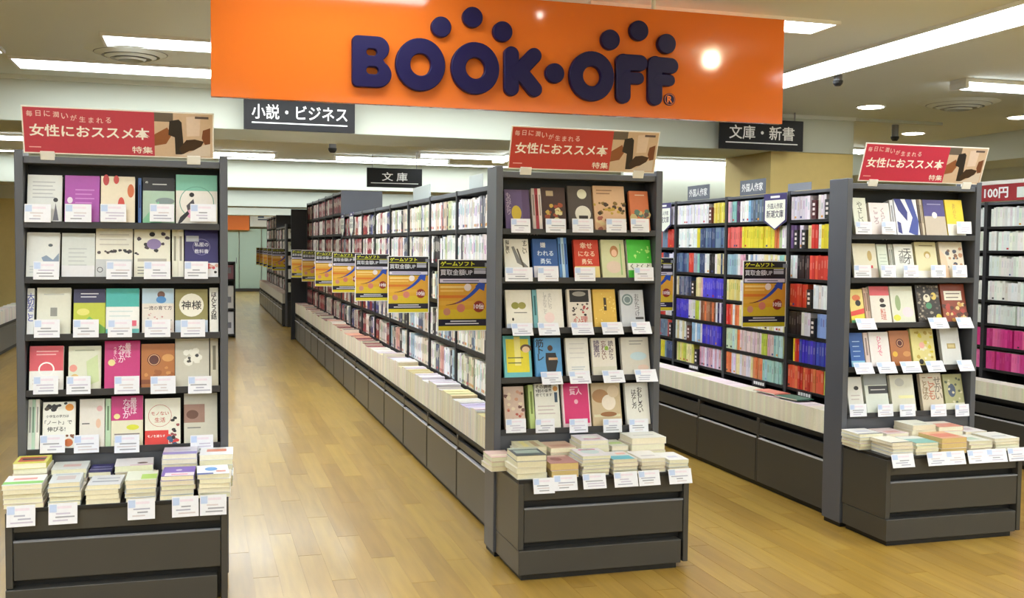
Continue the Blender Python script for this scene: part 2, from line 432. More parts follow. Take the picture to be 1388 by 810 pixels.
def circ(c, rx, ry=None, n=40):
    ry = ry or rx
    return [(c[0] + rx * math.cos(2 * math.pi * i / n), c[1] + ry * math.sin(2 * math.pi * i / n)) for i in range(n)]
def rrect(x0, x1, z0, z1, r, n=7):
    r = min(r, abs(x1 - x0) / 2.01, abs(z1 - z0) / 2.01); out = []
    for (cx, cz, a0) in ((x1 - r, z1 - r, 0), (x0 + r, z1 - r, 90), (x0 + r, z0 + r, 180), (x1 - r, z0 + r, 270)):
        for i in range(n):
            a = math.radians(a0 + 90 * i / (n - 1)); out.append((cx + r * math.cos(a), cz + r * math.sin(a)))
    return out
def px_circ(u, v, ru):
    a = sp_(u, v); b = sp_(u + ru, v); return a, abs(b[0] - a[0])
def ring_letter(u, v, ru, rin):
    c, r = px_circ(u, v, ru); _, ri = px_circ(u, v, rin)
    letter('letter', [circ(c, r, r * 1.04)], [list(reversed(circ(c, ri, ri * 1.05)))])
ring_letter(569, 88.5, 33.4, 13.8); ring_letter(643, 93.3, 32.4, 13)
ring_letter(800.5, 104, 30, 12)
for (u, v, ru) in ((597, 37.5, 13.5), (639.5, 24.5, 13.5), (680, 43.7, 13.2), (750.5, 100, 12.7), (825.6, 54.7, 12.6), (864.3, 42.5, 12.5), (901.7, 60.2, 12.2)):
    c, r = px_circ(u, v, ru); letter('dot', [circ(c, r)])
# B
a = sp_(476.5, 48); b = sp_(527.5, 120.5)
x0, z1, x1, z0 = a[0], a[1], b[0] + .008, b[1]
hw = x1 - x0; hz = z1 - z0
def arc(cx, cz, rx, rz, a0, a1, n=12): return [(cx + rx * math.cos(math.radians(a0 + (a1 - a0) * i / n)), cz + rz * math.sin(math.radians(a0 + (a1 - a0) * i / n))) for i in range(n + 1)]
r_ = hw * .14
zm = z0 + hz * .53
Bout = arc(x0 + r_, z1 - r_, r_, r_, 180, 90, 4) + arc(x1 - hw * .36, (z1 + zm) / 2, hw * .30, (z1 - zm) / 2, 90, -62, 12) + \
       arc(x1 - hw * .36, (zm + z0) / 2, hw * .36, (zm - z0) / 2, 58, -90, 12) + arc(x0 + r_, z0 + r_, r_, r_, 270, 180, 4)
letter('letter', [Bout], [rrect(x0 + hw * .36, x0 + hw * .62, z0 + hz * .62, z0 + hz * .75, .02), rrect(x0 + hw * .36, x0 + hw * .66, z0 + hz * .26, z0 + hz * .40, .02)])
# K: a rounded stem and two rounded limbs in one outline
def capsule(p, q, r, n=12):
    d = Vector((q[0] - p[0], q[1] - p[1])); a = math.degrees(math.atan2(d.y, d.x))
    return arc(q[0], q[1], r, r, a - 90, a + 90, n) + arc(p[0], p[1], r, r, a + 90, a + 270, n)
def strokes(name, caps):
    for i, (p, q, w_) in enumerate(caps):
        P, Q = sp_(*p), sp_(*q); k = px_circ(p[0], p[1], w_)[1]
        yield P, Q, k
def multi(caps, nm='letter'):
    # pieces of one letter, joined into one mesh
    mb = MB(); dep = .03
    for j, (P, Q, k) in enumerate(strokes(nm, caps)):
        o = capsule(P, Q, k, 14); n = len(o); dd = dep + j * .0004; bv = .004
        cx = sum(p[0] for p in o) / n; cz = sum(p[1] for p in o) / n
        inn = capsule(P, Q, k - bv, 14)
        A = [(p[0], -.02, p[1]) for p in o]; Bq = [(p[0], -.02 - dd + bv, p[1]) for p in o]; C_ = [(p[0], -.02 - dd, p[1]) for p in inn]
        kk = len(mb.v); mb.v += A + Bq + C_
        mb.f.append(tuple(kk + 2 * n + i for i in range(n))); mb.c.append(WHITE)
        for i in range(n):
            jn = (i + 1) % n
            mb.f.append((kk + i, kk + jn, kk + n + jn, kk + n + i)); mb.c.append(WHITE)
            mb.f.append((kk + n + i, kk + n + jn, kk + 2 * n + jn, kk + 2 * n + i)); mb.c.append(WHITE)
    return mb.build(nm, M_NAVY, sg)
multi([((692.3, 74), (692.3, 120), 10), ((723, 76), (699, 101), 9.8), ((703, 96), (723.5, 121.5), 10)])
multi([((843.5, 84), (843.5, 130), 9.8), ((844, 85), (866, 86.2), 10.2), ((847, 106), (864, 106.8), 7.4)])
multi([((886.5, 87), (886.5, 133), 9.6), ((888, 88.4), (908, 90), 9.8), ((890, 108.6), (906, 109.5), 7.2)])
# registered mark
c, r = px_circ(908, 134.5, 7.6)
rm = MB(); rm.disc(c, r, -.028, -.02, 28, axis='y'); rm.build('registered_mark', M_NAVY, sg)
rm = MB(); text(rm, 'R', c[0], c[1], h=r * 1.1, y=-.0295, col=(.95, .5, .15), bold=.03)
n_ = 28
for i in range(n_):
    a0, a1 = 2 * math.pi * i / n_, 2 * math.pi * (i + 1) / n_
    rm.poly([(c[0] + q * math.cos(a), -.029, c[1] + q * math.sin(a)) for q, a in ((r * .80, a0), (r * .88, a0), (r * .88, a1), (r * .80, a1))], (.95, .5, .15))
rm.build('registered_letter', M_PRINT, sg)

def black_sign(x0, x1, z0, z1, y, txt, label, tw=.8, rods=True):
    cx = (x0 + x1) / 2; w_, h_ = x1 - x0, z1 - z0
    r = empty('hanging_sign', (cx, y, z0)); tag(r, label, 'sign')
    bx('board', M_SIGNBLACK, r, -w_ / 2, w_ / 2, -.012, .012, 0, h_, .002)
    def t(k):
        text(k, txt, 0, h_ * .56, w=w_ * tw, h=h_ * .46, y=-.0135, bold=.011)
        k.box(-w_ * .43, w_ * .43, -.0145, -.0125, h_ * .2, h_ * .235, WHITE)
    part('lettering', M_PRINT, r, t)
    for s_ in (-1, 1):
        part('hanging_rod', M_GREY, r, lambda k, s_=s_: k.disc((s_ * w_ * .4, 0), .006, h_, CZ - z0, 8))
black_sign(.349, 1.25, 2.535, 2.80, 8.86, '小説・ビジネス', 'black hanging sign with white characters under the orange sign at left', .86)
black_sign(4.63, 5.51, 2.535, 2.82, 8.86, '文庫・新書', 'black hanging sign with white characters at the right end of the orange sign', .78)
black_sign(2.29, 3.09, 2.435, 2.71, 15.0, '文 庫', 'small black hanging sign over the long middle row of bookcases', .46)

# ------------------------------------------------------------------ books
CREAM = (.93, .90, .80)
def nm_(c):
    P = dict(white=(.92, .92, .9), cream=(.88, .84, .7), grey=(.55, .55, .56), black=(.1, .1, .1), red=(.8, .2, .15), maroon=(.45, .08, .12), orange=(.88, .5, .25),
             yellow=(.9, .82, .2), green=(.4, .7, .35), teal=(.4, .72, .7), navy=(.15, .2, .4), blue=(.25, .3, .8), lavender=(.82, .78, .88), pink=(.9, .6, .68), brown=(.5, .35, .22), magenta=(.8, .15, .45), purple=(.45, .3, .6), beige=(.82, .75, .66))
    P['pale blue'] = (.65, .78, .88); P['slate'] = (.3, .38, .48); P['pale green'] = (.75, .85, .7)
    return min(P, key=lambda k: sum((a - b) ** 2 for a, b in zip(P[k], c)))
def jit(c, a=.05):
    d = random.uniform(-a, a); return tuple(min(1, max(0, x + d + random.uniform(-a * .4, a * .4))) for x in c)

def flat_shapes(k, w_, h_, shapes, y=0.0):
    """prints on the front of a cover: coordinates 0..1 from the top left"""
    for i, s_ in enumerate(shapes):
        yy = y - .0004 - .00008 * i
        X = lambda t: -w_ / 2 + t * w_
        Z = lambda t: h_ * (1 - t)
        if s_[0] == 'r':
            _, a, b, c, d, col = s_; k.poly([(X(a), yy, Z(d)), (X(c), yy, Z(d)), (X(c), yy, Z(b)), (X(a), yy, Z(b))], col)
        elif s_[0] == 'c':
            _, a, b, ra, rb, col = s_; n = 20
            k.poly([(X(a) + ra * w_ * math.cos(2 * math.pi * i / n), yy, Z(b) + rb * w_ * math.sin(2 * math.pi * i / n)) for i in range(n)], col)
        elif s_[0] == 'o':
            _, a, b, ra, th, col = s_; n = 24
            for i in range(n):
                a0, a1 = 2 * math.pi * i / n, 2 * math.pi * (i + 1) / n
                k.poly([(X(a) + q * w_ * math.cos(t), yy, Z(b) + q * w_ * math.sin(t)) for q, t in ((ra - th, a0), (ra, a0), (ra, a1), (ra - th, a1))], col)
        elif s_[0] == 'p':
            k.poly([(X(a), yy, Z(b)) for a, b in s_[1]], s_[2])
        elif s_[0] == 't':
            _, tx, a, b, ww, col = s_; text(k, tx, X(a), Z(b), w=ww * w_, y=yy, col=col, bold=.012)
        elif s_[0] == 'v':
            _, tx, a, b, hh, col = s_; text(k, '\n'.join(tx), X(a), Z(b), h=hh * h_, y=yy, col=col, bold=.012, line=.8)
        elif s_[0] == 'l':
            _, a, b, c, n, st, col = s_     # n thin printed lines
            for i in range(n): 
                z_ = Z(b + i * st); k.poly([(X(a), yy, z_ - h_ * .012), (X(c - (.07 if i % 2 else 0)), yy, z_ - h_ * .012), (X(c - (.07 if i % 2 else 0)), yy, z_ + h_ * .012), (X(a), yy, z_ + h_ * .012)], col)
        elif s_[0] == 'd':
            _, a, b, c, d, n, rad, cols, seed = s_; rr = random.Random(seed)
            for i in range(n):
                xx, zz = rr.uniform(a, c), rr.uniform(b, d); r1 = rad * rr.uniform(.6, 1.3); cc = rr.choice(cols)
                m_ = 7; ph = rr.random() * 6
                k.poly([(X(xx) + r1 * w_ * math.cos(ph + 2 * math.pi * j / m_), yy - i * .000004, Z(zz) + r1 * w_ * rr.uniform(.6, 1.1) * math.sin(ph + 2 * math.pi * j / m_)) for j in range(m_)], cc)
def cover_book(x, y, z, w_, h_, base, shapes, label, tilt=.22, t=.026, side=None, group=None, yaw=0):
    r = empty('book', (x, y, z), (-tilt, 0, yaw)); tag(r, label, 'book', group)
    def cv(k):
        k.box(-w_ / 2, w_ / 2, 0, .0015, 0, h_, base); k.box(-w_ / 2, w_ / 2, t - .0015, t, 0, h_, base)
        k.box(-w_ / 2, -w_ / 2 + .0015, .0015, t - .0015, 0, h_, side or base)
        flat_shapes(k, w_, h_, shapes)
    part('cover', M_PRINT, r, cv)
    part('page_block', M_PAGES, r, lambda k: k.box(-w_ / 2 + .0018, w_ / 2 - .003, .0018, t - .0018, .002, h_ - .003, CREAM))
    return r
def spine_shapes(k, x0, x1, y, z, h_, col, deco, axis):
    pass

# --- display stands -------------------------------------------------------
LIPS = [1.675, 1.425, 1.165, .91, .64]
def stand(x, y, label, depth=.18, w_=.92):
    r = empty('display_stand', (x, y, 0)); tag(r, label, 'shelf', 'magazine-style display stands at the row ends')
    r.pop('group', None) if False else None
    bx('side_panel', M_METAL, r, 0, .036, 0, depth, .025, 2.012, .003)
    bx('side_panel', M_METAL, r, w_ - .036, w_, 0, depth, .025, 2.012, .003)
    bx('back_panel', M_BLACK, r, .036, w_ - .036, depth - .02, depth - .005, .05, 1.99)
    bx('top_board', M_METAL, r, .036, w_ - .036, .012, depth - .02, 1.955, 1.985, .002)
    bx('front_panel', M_METAL, r, .036, w_ - .036, .012, .03, .05, LIPS[4] - .002, .002)
    for i, z in enumerate(LIPS):
        def sh(k, z=z, i=i):
            k.box(.037, w_ - .037, .008, depth - .021, z, z + .012)
        s_ = part('shelf', M_BLACK, r, sh)
        part('shelf_lip', M_LIP, s_, lambda k, z=z: k.box(.037, w_ - .037, .0, .0078, z - .010, z + .020), .0015)
    bx('plinth', M_BLACK, r, .01, w_ - .01, .01, depth - .01, 0, .0245)
    return r
def cabinet(x, y, label, w_=.895, d=.405):
    """low display cabinet standing in front of a stand; x = left, y = its back plane"""
    r = empty('display_cabinet', (x, y, 0)); tag(r, label, 'cabinet')
    bx('side_panel', M_BASE, r, 0, .028, -d, -.004, .15, .47, .003)
    bx('side_panel', M_BASE, r, w_ - .028, w_, -d, -.004, .03, .47, .003)
    bx('top', M_BLACK, r, .004, w_ - .004, -d + .004, -.004, .47, .487, .002)
    bx('apron', M_BASE, r, .03, w_ - .03, -d + .012, -d + .03, .385, .4695, .002)
    dr = bx('drawer', M_BASE, r, .03, w_ - .03, -d + .004, -d + .034, .182, .343, .003)
    o = MB(); o.box(.03, w_ - .03, -d + .0005, -d + .02, .3435, .350); o.build('handle_strip', M_GREY, dr)
    bx('carcass', M_BLACK, r, .03, w_ - .03, -d + .05, -.006, .03, .469)
    bx('base_panel', M_BASE, r, 0, w_ - .045, -d - .012, -.012, .03, .148, .003)
    bx('toe_kick', M_BLACK, r, .02, w_ - .06, -d + .01, -.02, 0, .0295)
    return r
UN = {'left': (-.7916, 5.145), 'centre': (1.4455, 5.15), 'right': (3.54, 5.21)}
for k_, (ux, uy) in UN.items():
    stand(ux, uy, {'left': 'tall dark grey display stand of face-out books at far left', 'centre': 'tall dark grey display stand of face-out books in the middle', 'right': 'tall dark grey display stand of face-out books at right'}[k_])
    cabinet(ux + .01, uy - .002, 'low dark cabinet with piled books at the foot of the %s stand' % k_)

W = (.93, .93, .92); OW = (.90, .89, .84); BK = (.12, .11, .12); PG = (.86, .87, .86)
BOOKS = {
'left': [
 [('b', 36, 84, 237, PG, [('l', .15, .15, .8, 5, .08, (.72, .73, .74)), ('c', .82, .52, .07, .07, BK), ('p', [(.75, .95), (.82, .58), (.92, .95)], (.4, .4, .45)), ('c', .58, .72, .09, .04, (.45, .45, .5))], 'pale grey book with a small dark figure'),
  ('b', 87, 135, 238, (.66, .27, .66), [('l', .3, .3, .85, 4, .09, (.8, .5, .8)), ('c', .15, .52, .08, .1, (.92, .85, .92)), ('r', .04, .62, .26, .85, (.85, .6, .4))], 'bright purple book with a small cup'),
  ('b', 136, 183, 239, (.90, .85, .75), [('c', .15, .08, .09, .18, (.75, .2, .2)), ('c', .45, .07, .08, .14, (.78, .25, .22)), ('c', .88, .3, .1, .22, (.78, .4, .2)), ('c', .6, .6, .1, .25, (.8, .25, .2)), ('c', .55, .75, .04, .1, (.9, .8, .7))], 'cream book with red fingertip shapes'),
  ('s', 187, 191.5, 241, [(.2, .35, .6)], 'slim blue spine'),
  ('b', 193, 237, 241, (.66, .76, .68), [('r', 0, 0, 1, .28, BK), ('t', 'の', .12, .1, .08, WHITE), ('l', .3, .14, .75, 1, .1, (.7, .7, .7)), ('c', .7, .5, .3, .12, (.5, .55, .55)), ('p', [(0, .9), (.5, .5), (.6, 1), (0, 1)], (.5, .75, .6))], 'green-grey book with a black top band'),
  ('b', 238, 295, 237, (.88, .86, .83), [('r', 0, 0, 1, .32, (.48, .72, .64)), ('o', .5, .55, .42, .02, (.4, .62, .55)), ('c', .38, .40, .06, .06, BK), ('p', [(.25, .62), (.42, .48), (.48, .72), (.3, .78)], (.3, .28, .3)), ('c', .38, .78, .13, .12, (.88, .6, .75)), ('p', [(.03, 1), (.1, .85), (.28, .72), (.32, .78), (.14, .95)], (.15, .13, .15))], 'mint and cream book with a leaping figure')],
 [('b', 35, 81, 315, PG, [('c', .72, .28, .07, .05, (.35, .38, .4)), ('p', [(.45, .55), (.6, .5), (.8, .6), (.98, .45), (.98, .7), (.55, .7)], (.52, .58, .66)), ('l', .1, .75, .9, 3, .06, (.75, .78, .8))], 'whitish book with a grey-blue sketch'),
  ('b', 83, 129, 316, (.82, .84, .83), [('l', .2, .35, .75, 5, .09, (.72, .74, .75)), ('r', 0, .72, 1, 1, (.86, .86, .88))], 'plain pale grey book with faint lines'),
  ('b', 129, 180, 310, OW, [('d', .05, .42, .95, .5, 22, .045, [BK, (.3, .25, .25)], 3), ('l', .1, .12, .9, 3, .1, (.78, .76, .72)), ('r', 0, .62, 1, 1, (.78, .79, .80)), ('o', .12, .83, .08, .02, (.3, .3, .35))], 'cream book with tiny black figures'),
  ('b', 181, 231, 311, (.90, .89, .83), [('d', .05, .08, .95, .55, 10, .06, [BK, (.25, .2, .25)], 5), ('c', .55, .3, .2, .16, (.55, .48, .68)), ('c', .5, .1, .08, .07, BK), ('r', .1, .6, .9, .66, (.7, .68, .64)), ('c', .88, .72, .09, .09, (.88, .5, .65)), ('l', .1, .78, .7, 3, .06, (.6, .6, .58))], 'cream book with a purple seated figure'),
  ('s', 233, 249, 310, [(.9, .9, .84), (.92, .91, .86)], 'cream spine'),
  ('b', 250, 296, 312, (.20, .18, .42), [('r', .04, .12, .42, .24, (.7, .72, .76)), ('o', .5, .35, .26, .01, (.6, .58, .75)), ('t', '私服の', .5, .30, .42, (.85, .85, .92)), ('t', '教科書', .5, .44, .42, (.85, .85, .92)), ('r', 0, .68, 1, 1, (.9, .9, .92)), ('d', .7, .72, .98, .9, 9, .06, [BK, (.8, .3, .35), (.85, .7, .65)], 4)], 'navy book with a framed white title')],
 [('s', 36, 46, 391, [(.9, .91, .92)], 'white spine with blue letters', '大切なこと', (.35, .4, .75)),
  ('b', 49, 96, 390, (.86, .86, .80), [('r', .40, .42, .60, .60, (.55, .55, .52)), ('l', .2, .14, .8, 1, .1, (.74, .74, .7))], 'plain cream book with a small grey square'),
  ('b', 99, 143, 392, (.75, .78, .22), [('r', 0, 0, 1, .30, (.18, .17, .33)), ('l', .22, .1, .78, 2, .07, (.8, .8, .85)), ('c', .3, .5, .2, .12, (.88, .86, .45)), ('p', [(0, .9), (.5, .6), (1, .85), (1, 1), (0, 1)], (.45, .7, .3))], 'yellow-green book with a navy top'),
  ('b', 143, 189, 391, W, [('r', 0, 0, 1, .40, (.28, .72, .70)), ('l', .1, .5, .8, 2, .1, (.8, .85, .85)), ('r', .68, .70, .92, .82, (.9, .4, .5)), ('r', 0, .88, 1, 1, (.4, .75, .75))], 'white book with a teal top'),
  ('b', 192, 236, 391, (.90, .87, .84), [('r', 0, 0, 1, .33, (.72, .82, .9)), ('c', .6, .14, .12, .12, (.45, .3, .25)), ('c', .6, .25, .16, .12, (.3, .55, .8)), ('t', '一流の育て方', .5, .43, .88, (.3, .25, .3)), ('d', .1, .55, .95, .92, 20, .03, [(.8, .6, .6), (.7, .7, .7)], 9), ('c', .5, .84, .16, .14, (.88, .45, .4))], 'white book with a picture over its title'),
  ('b', 237, 282, 392, (.58, .55, .34), [('c', .5, .36, .38, .38, (.92, .91, .86)), ('t', '神様', .5, .36, .62, BK), ('r', 0, .7, 1, 1, (.75, .82, .9)), ('c', .8, .72, .08, .07, BK)], 'olive book with a white disc'),
  ('s', 284, 296, 390, [(.93, .93, .91)], 'white spine with black letters', 'ほんとうの話', BK)],
 [('b', 39, 86, 469, W, [('r', 0, 0, 1, .55, (.86, .33, .38)), ('l', .2, .12, .85, 2, .07, (.95, .7, .7)), ('o', .5, .52, .24, .045, WHITE), ('l', .1, .75, .9, 2, .08, (.85, .8, .8))], 'coral and white book with a ring handle'),
  ('b', 92, 137, 469, (.87, .88, .80), [('l', .2, .1, .8, 1, .1, (.7, .72, .66)), ('c', .15, .5, .12, .12, (.9, .6, .55)), ('c', .2, .7, .12, .1, (.9, .75, .45)), ('p', [(.55, .35), (.9, .2), (.95, .8), (.6, .9)], (.8, .86, .66))], 'pale green flowery book'),
  ('b', 141, 190, 462, (.78, .16, .48), [('v', '最後は', .66, .2, .3, (.97, .85, .92)), ('v', 'なぜか', .48, .27, .36, (.97, .85, .92)), ('v', 'うまくいく', .3, .3, .34, (.95, .75, .85)), ('c', .2, .45, .1, .1, (.92, .85, .6))], 'magenta book with white vertical title'),
  ('b', 191, 237, 466, (.70, .43, .20), [('c', .38, .36, .2, .19, (.35, .14, .1)), ('o', .38, .36, .17, .02, (.9, .7, .5)), ('c', .8, .32, .18, .12, (.85, .62, .35)), ('r', 0, .8, 1, .9, (.55, .3, .15)), ('d', .1, .5, .9, .8, 10, .08, [(.8, .55, .28), (.62, .36, .15)], 2)], 'orange-brown book with a dark round seal'),
  ('b', 237, 284, 459, (.78, .77, .72), [('d', .32, .25, .72, .52, 12, .1, [(.93, .93, .9)], 6), ('d', .36, .27, .7, .48, 5, .05, [(.25, .25, .25)], 8)], 'grey-beige book with a white motif'),
  ('s', 285, 296, 459, [(.80, .78, .71)], 'beige spine')],
 [('s', 36, 53, 542, [(.92, .93, .9), (.75, .87, .78), (.93, .93, .9)], 'white and pale green spine'),
  ('b', 57, 102, 545, (.93, .93, .90), [('d', .1, .03, .7, .16, 8, .08, [BK, (.3, .25, .2)], 11), ('c', .82, .12, .13, .12, (.92, .6, .2)), ('t', '小学生の学力は', .45, .30, .7, BK), ('t', '「ノート」で', .48, .43, .84, BK), ('t', '伸びる!', .42, .57, .56, BK), ('c', .8, .86, .14, .13, (.85, .45, .2)), ('d', .5, .68, .98, .76, 6, .06, [(.5, .3, .2)], 3)], 'white book with heavy black title'),
  ('b', 107, 142, 541, (.89, .87, .84), [('l', .1, .5, .4, 1, .1, (.4, .4, .4)), ('c', .8, .2, .12, .12, (.9, .7, .7)), ('c', .75, .5, .1, .2, (.9, .75, .65))], 'pale plain book'),
  ('s', 142.5, 150, 541, [(.72, .83, .70)], 'pale green spine'),
  ('b', 150, 194, 537, (.90, .88, .78), [('r', 0, 0, 1, .48, (.78, .16, .48)), ('v', '最後は', .7, .2, .32, (.97, .85, .92)), ('v', 'なぜか', .48, .25, .38, (.97, .85, .92)), ('c', .18, .4, .1, .09, (.92, .85, .6)), ('c', .68, .62, .2, .09, (.85, .85, .2)), ('l', .1, .75, .9, 3, .07, (.55, .5, .5))], 'magenta and cream book with a yellow oval'),
  ('b', 196, 245, 540, (.91, .90, .84), [('o', .42, .37, .33, .012, (.75, .35, .3)), ('t', 'モノない', .42, .32, .5, (.75, .3, .25)), ('t', '生活', .42, .46, .3, (.75, .3, .25)), ('r', 0, .68, .66, 1, (.85, .2, .18)), ('t', 'モノを減らす', .32, .8, .5, WHITE), ('d', .68, .4, .98, .9, 10, .06, [BK, (.6, .3, .3)], 7), ('d', .66, .82, .98, .98, 10, .07, [(.85, .2, .2), (.2, .35, .5)], 12)], 'white book with ringed title'),
  ('b', 249, 295, 533, (.80, .79, .73), [('r', .0, .22, .62, .58, (.62, .48, .42)), ('c', .25, .42, .18, .14, (.42, .28, .22)), ('l', .1, .68, .5, 1, .1, (.5, .5, .48))], 'beige book with a brown photograph')]],
'centre': [
 [('b', 685, 719, 257, (.40, .34, .50), [('c', .45, .58, .2, .3, (.78, .68, .25)), ('v', 'ものがたり', .15, .35, .55, (.75, .7, .8)), ('r', .7, 0, 1, 1, (.35, .28, .42))], 'dusky purple book with a yellow figure'),
  ('s', 722, 735, 255, [(.75, .7, .68), (.65, .25, .3), (.9, .85, .82)], 'mixed coloured spine'),
  ('b', 735, 768, 254, (.27, .20, .20), [('d', .1, .4, .9, .85, 22, .1, [(.75, .62, .3), (.6, .3, .2), (.85, .8, .6)], 5), ('r', .2, .08, .5, .2, (.7, .62, .5))], 'dark book with golden flowers'),
  ('b', 771, 804, 252, (.31, .28, .27), [('c', .6, .18, .2, .2, (.86, .85, .76)), ('c', .6, .62, .33, .33, (.88, .87, .82)), ('r', .42, .66, .8, .9, (.2, .18, .18))], 'dark brown book with a pale balloon'),
  ('b', 806, 849, 252, (.85, .70, .56), [('d', .02, .38, .98, .62, 30, .06, [(.25, .18, .12), (.75, .62, .25), (.5, .4, .2)], 6), ('d', .02, .7, .98, .97, 14, .08, [(.62, .35, .3), (.85, .78, .6)], 9), ('l', .1, .1, .6, 2, .07, (.6, .45, .35))], 'peach book with a golden crowd'),
  ('b', 855, 881, 259, (.83, .46, .28), [('d', .1, .35, .9, .8, 12, .16, [(.35, .48, .42), (.8, .72, .5), (.4, .3, .3)], 3), ('l', .3, .1, .8, 1, .07, (.9, .8, .7))], 'narrow orange book with a teal drawing')],
 [('b', 684, 718, 324, (.90, .89, .86), [('v', '脳に悪い', .14, .2, .34, BK), ('v', 'すごい', .85, .2, .34, BK), ('p', [(.3, .2), (.4, .18), (.62, .5), (.95, .7), (.95, .76), (.5, .6)], (.5, .5, .5)), ('p', [(.5, .25), (.56, .24), (.8, .7), (.74, .74)], (.35, .33, .3))], 'white book with black brush strokes'),
  ('b', 723, 757, 324, (.20, .36, .62), [('t', '嫌', .42, .15, .22, WHITE), ('t', 'われる', .5, .36, .66, (.85, .92, .98)), ('t', '勇気', .5, .56, .44, (.85, .92, .98)), ('r', 0, .68, 1, 1, (.88, .88, .92))], 'blue book with white three-line title'),
  ('s', 758, 770, 322, [(.35, .55, .8), (.75, .85, .92), (.3, .5, .78)], 'light blue spine'),
  ('b', 779, 813, 325, (.80, .24, .15), [('t', '幸せ', .5, .15, .5, (.95, .85, .75)), ('t', 'になる', .5, .36, .66, (.95, .85, .75)), ('t', '勇気', .5, .56, .44, (.95, .85, .75)), ('r', 0, .68, 1, 1, (.90, .82, .55))], 'red book with pale three-line title'),
  ('b', 816, 848, 325, (.83, .84, .68), [('c', .55, .3, .18, .24, (.72, .5, .32)), ('c', .55, .34, .12, .15, (.92, .76, .66)), ('c', .5, .7, .32, .25, (.88, .80, .74)), ('r', .8, .1, .86, .9, (.6, .75, .5))], 'pale green book with a portrait'),
  ('b', 851, 884, 325, (.92, .93, .9), [('r', 0, 0, 1, .60, (.28, .78, .22)), ('d', .3, .08, .9, .5, 12, .05, [(.7, .92, .5)], 3), ('t', 'くよくよ', .5, .68, .8, BK), ('r', 0, .78, .3, 1, (.3, .78, .25))], 'bright green and white book')],
 [('b', 686, 722, 393, (.90, .89, .85), [('c', .36, .40, .15, .13, (.55, .55, .25)), ('c', .62, .40, .15, .13, (.60, .58, .3)), ('l', .3, .58, .8, 1, .1, (.5, .5, .5)), ('c', .25, .75, .04, .06, BK), ('r', 0, .86, 1, 1, (.78, .82, .9))], 'white book with olive spectacles'),
  ('s', 723, 729, 393, [(.45, .68, .72)], 'teal spine'),
  ('b', 729, 764, 392, (.91, .90, .88), [('v', 'しずかなこと', .3, .35, .55, (.75, .74, .74)), ('v', 'まいにち', .5, .3, .4, (.75, .74, .74)), ('c', .45, .72, .2, .2, (.93, .84, .84))], 'white book with faint grey title'),
  ('b', 770, 803, 392, (.87, .84, .80), [('r', .1, .02, .9, .33, BK), ('c', .5, .12, .28, .1, (.6, .58, .55)), ('d', .1, .37, .95, .66, 22, .05, [BK, (.4, .35, .35), (.7, .3, .3)], 5), ('t', '心理', .5, .78, .6, (.75, .3, .3))], 'cream book with a black picture on top'),
  ('b', 805, 836, 392, (.87, .72, .32), [('r', .46, .22, .58, .55, (.25, .2, .12)), ('d', .05, .05, .95, .95, 26, .03, [(.93, .84, .5)], 3)], 'golden yellow book with a dark title strip'),
  ('b', 842, 874, 393, (.78, .80, .84), [('c', .3, .26, .24, .24, (.45, .52, .55)), ('o', .3, .26, .17, .04, (.75, .8, .82)), ('v', 'おかたづけ', .7, .4, .6, (.45, .45, .5)), ('r', .6, .72, .95, .78, (.3, .3, .32))], 'pale blue-grey book with a round motif')],
 [('b', 683, 721, 455, (.42, .75, .78), [('r', .1, .08, .92, .86, (.90, .85, .18)), ('r', .4, .02, .62, .7, (.94, .90, .55)), ('c', .82, .3, .2, .14, (.35, .25, .2)), ('c', .82, .33, .14, .11, (.93, .8, .65)), ('l', .15, .52, .7, 2, .12, (.4, .4, .25))], 'yellow book with a turquoise frame'),
  ('b', 726, 762, 458, (.35, .62, .85), [('v', '筋トレ', .18, .3, .55, BK), ('c', .58, .26, .1, .11, (.3, .2, .15)), ('p', [(.4, .38), (.78, .38), (.85, .6), (.75, .85), (.42, .85), (.38, .6)], BK), ('r', .5, .5, .85, .56, (.8, .65, .5))], 'sky blue book with a man in black'),
  ('b', 768, 799, 458, (.92, .92, .91), [('l', .15, .15, .85, 4, .12, (.84, .84, .85)), ('l', .2, .75, .8, 2, .06, (.75, .78, .82))], 'nearly blank white book'),
  ('b', 803, 836, 458, (.90, .88, .85), [('v', '読書術', .2, .28, .45, (.35, .28, .45)), ('v', '忘れない', .5, .32, .5, (.5, .3, .3)), ('v', '読んだら', .8, .32, .5, (.35, .28, .35)), ('c', .62, .27, .08, .09, (.6, .75, .25)), ('r', 0, .75, 1, 1, (.85, .84, .78))], 'white book with purple vertical titles'),
  ('b', 843, 881, 457, (.84, .83, .80), [('l', .3, .1, .8, 2, .08, (.6, .6, .6)), ('c', .6, .5, .3, .14, (.75, .85, .9)), ('c', .75, .8, .2, .1, (.9, .8, .75))], 'pale grey book leaning at the right end')],
 [('b', 684, 712, 524, (.82, .72, .66), [('d', .05, .1, .95, .8, 22, .1, [(.72, .35, .3), (.88, .82, .72), (.45, .3, .28), (.8, .6, .5)], 4)], 'reddish brown illustrated book'),
  ('s', 718, 725, 522, [(.72, .8, .5)], 'lime green spine'),
  ('b', 726, 760, 520, (.91, .91, .88), [('t', 'その調理', .38, .07, .66, BK), ('t', '9割の栄養', .38, .16, .66, BK), ('t', '捨ててます', .38, .25, .66, BK), ('c', .85, .12, .1, .1, (.85, .6, .3)), ('r', .8, .2, .92, .42, (.2, .3, .4)), ('l', .1, .5, .8, 3, .08, (.8, .75, .75))], 'white book with three black title lines'),
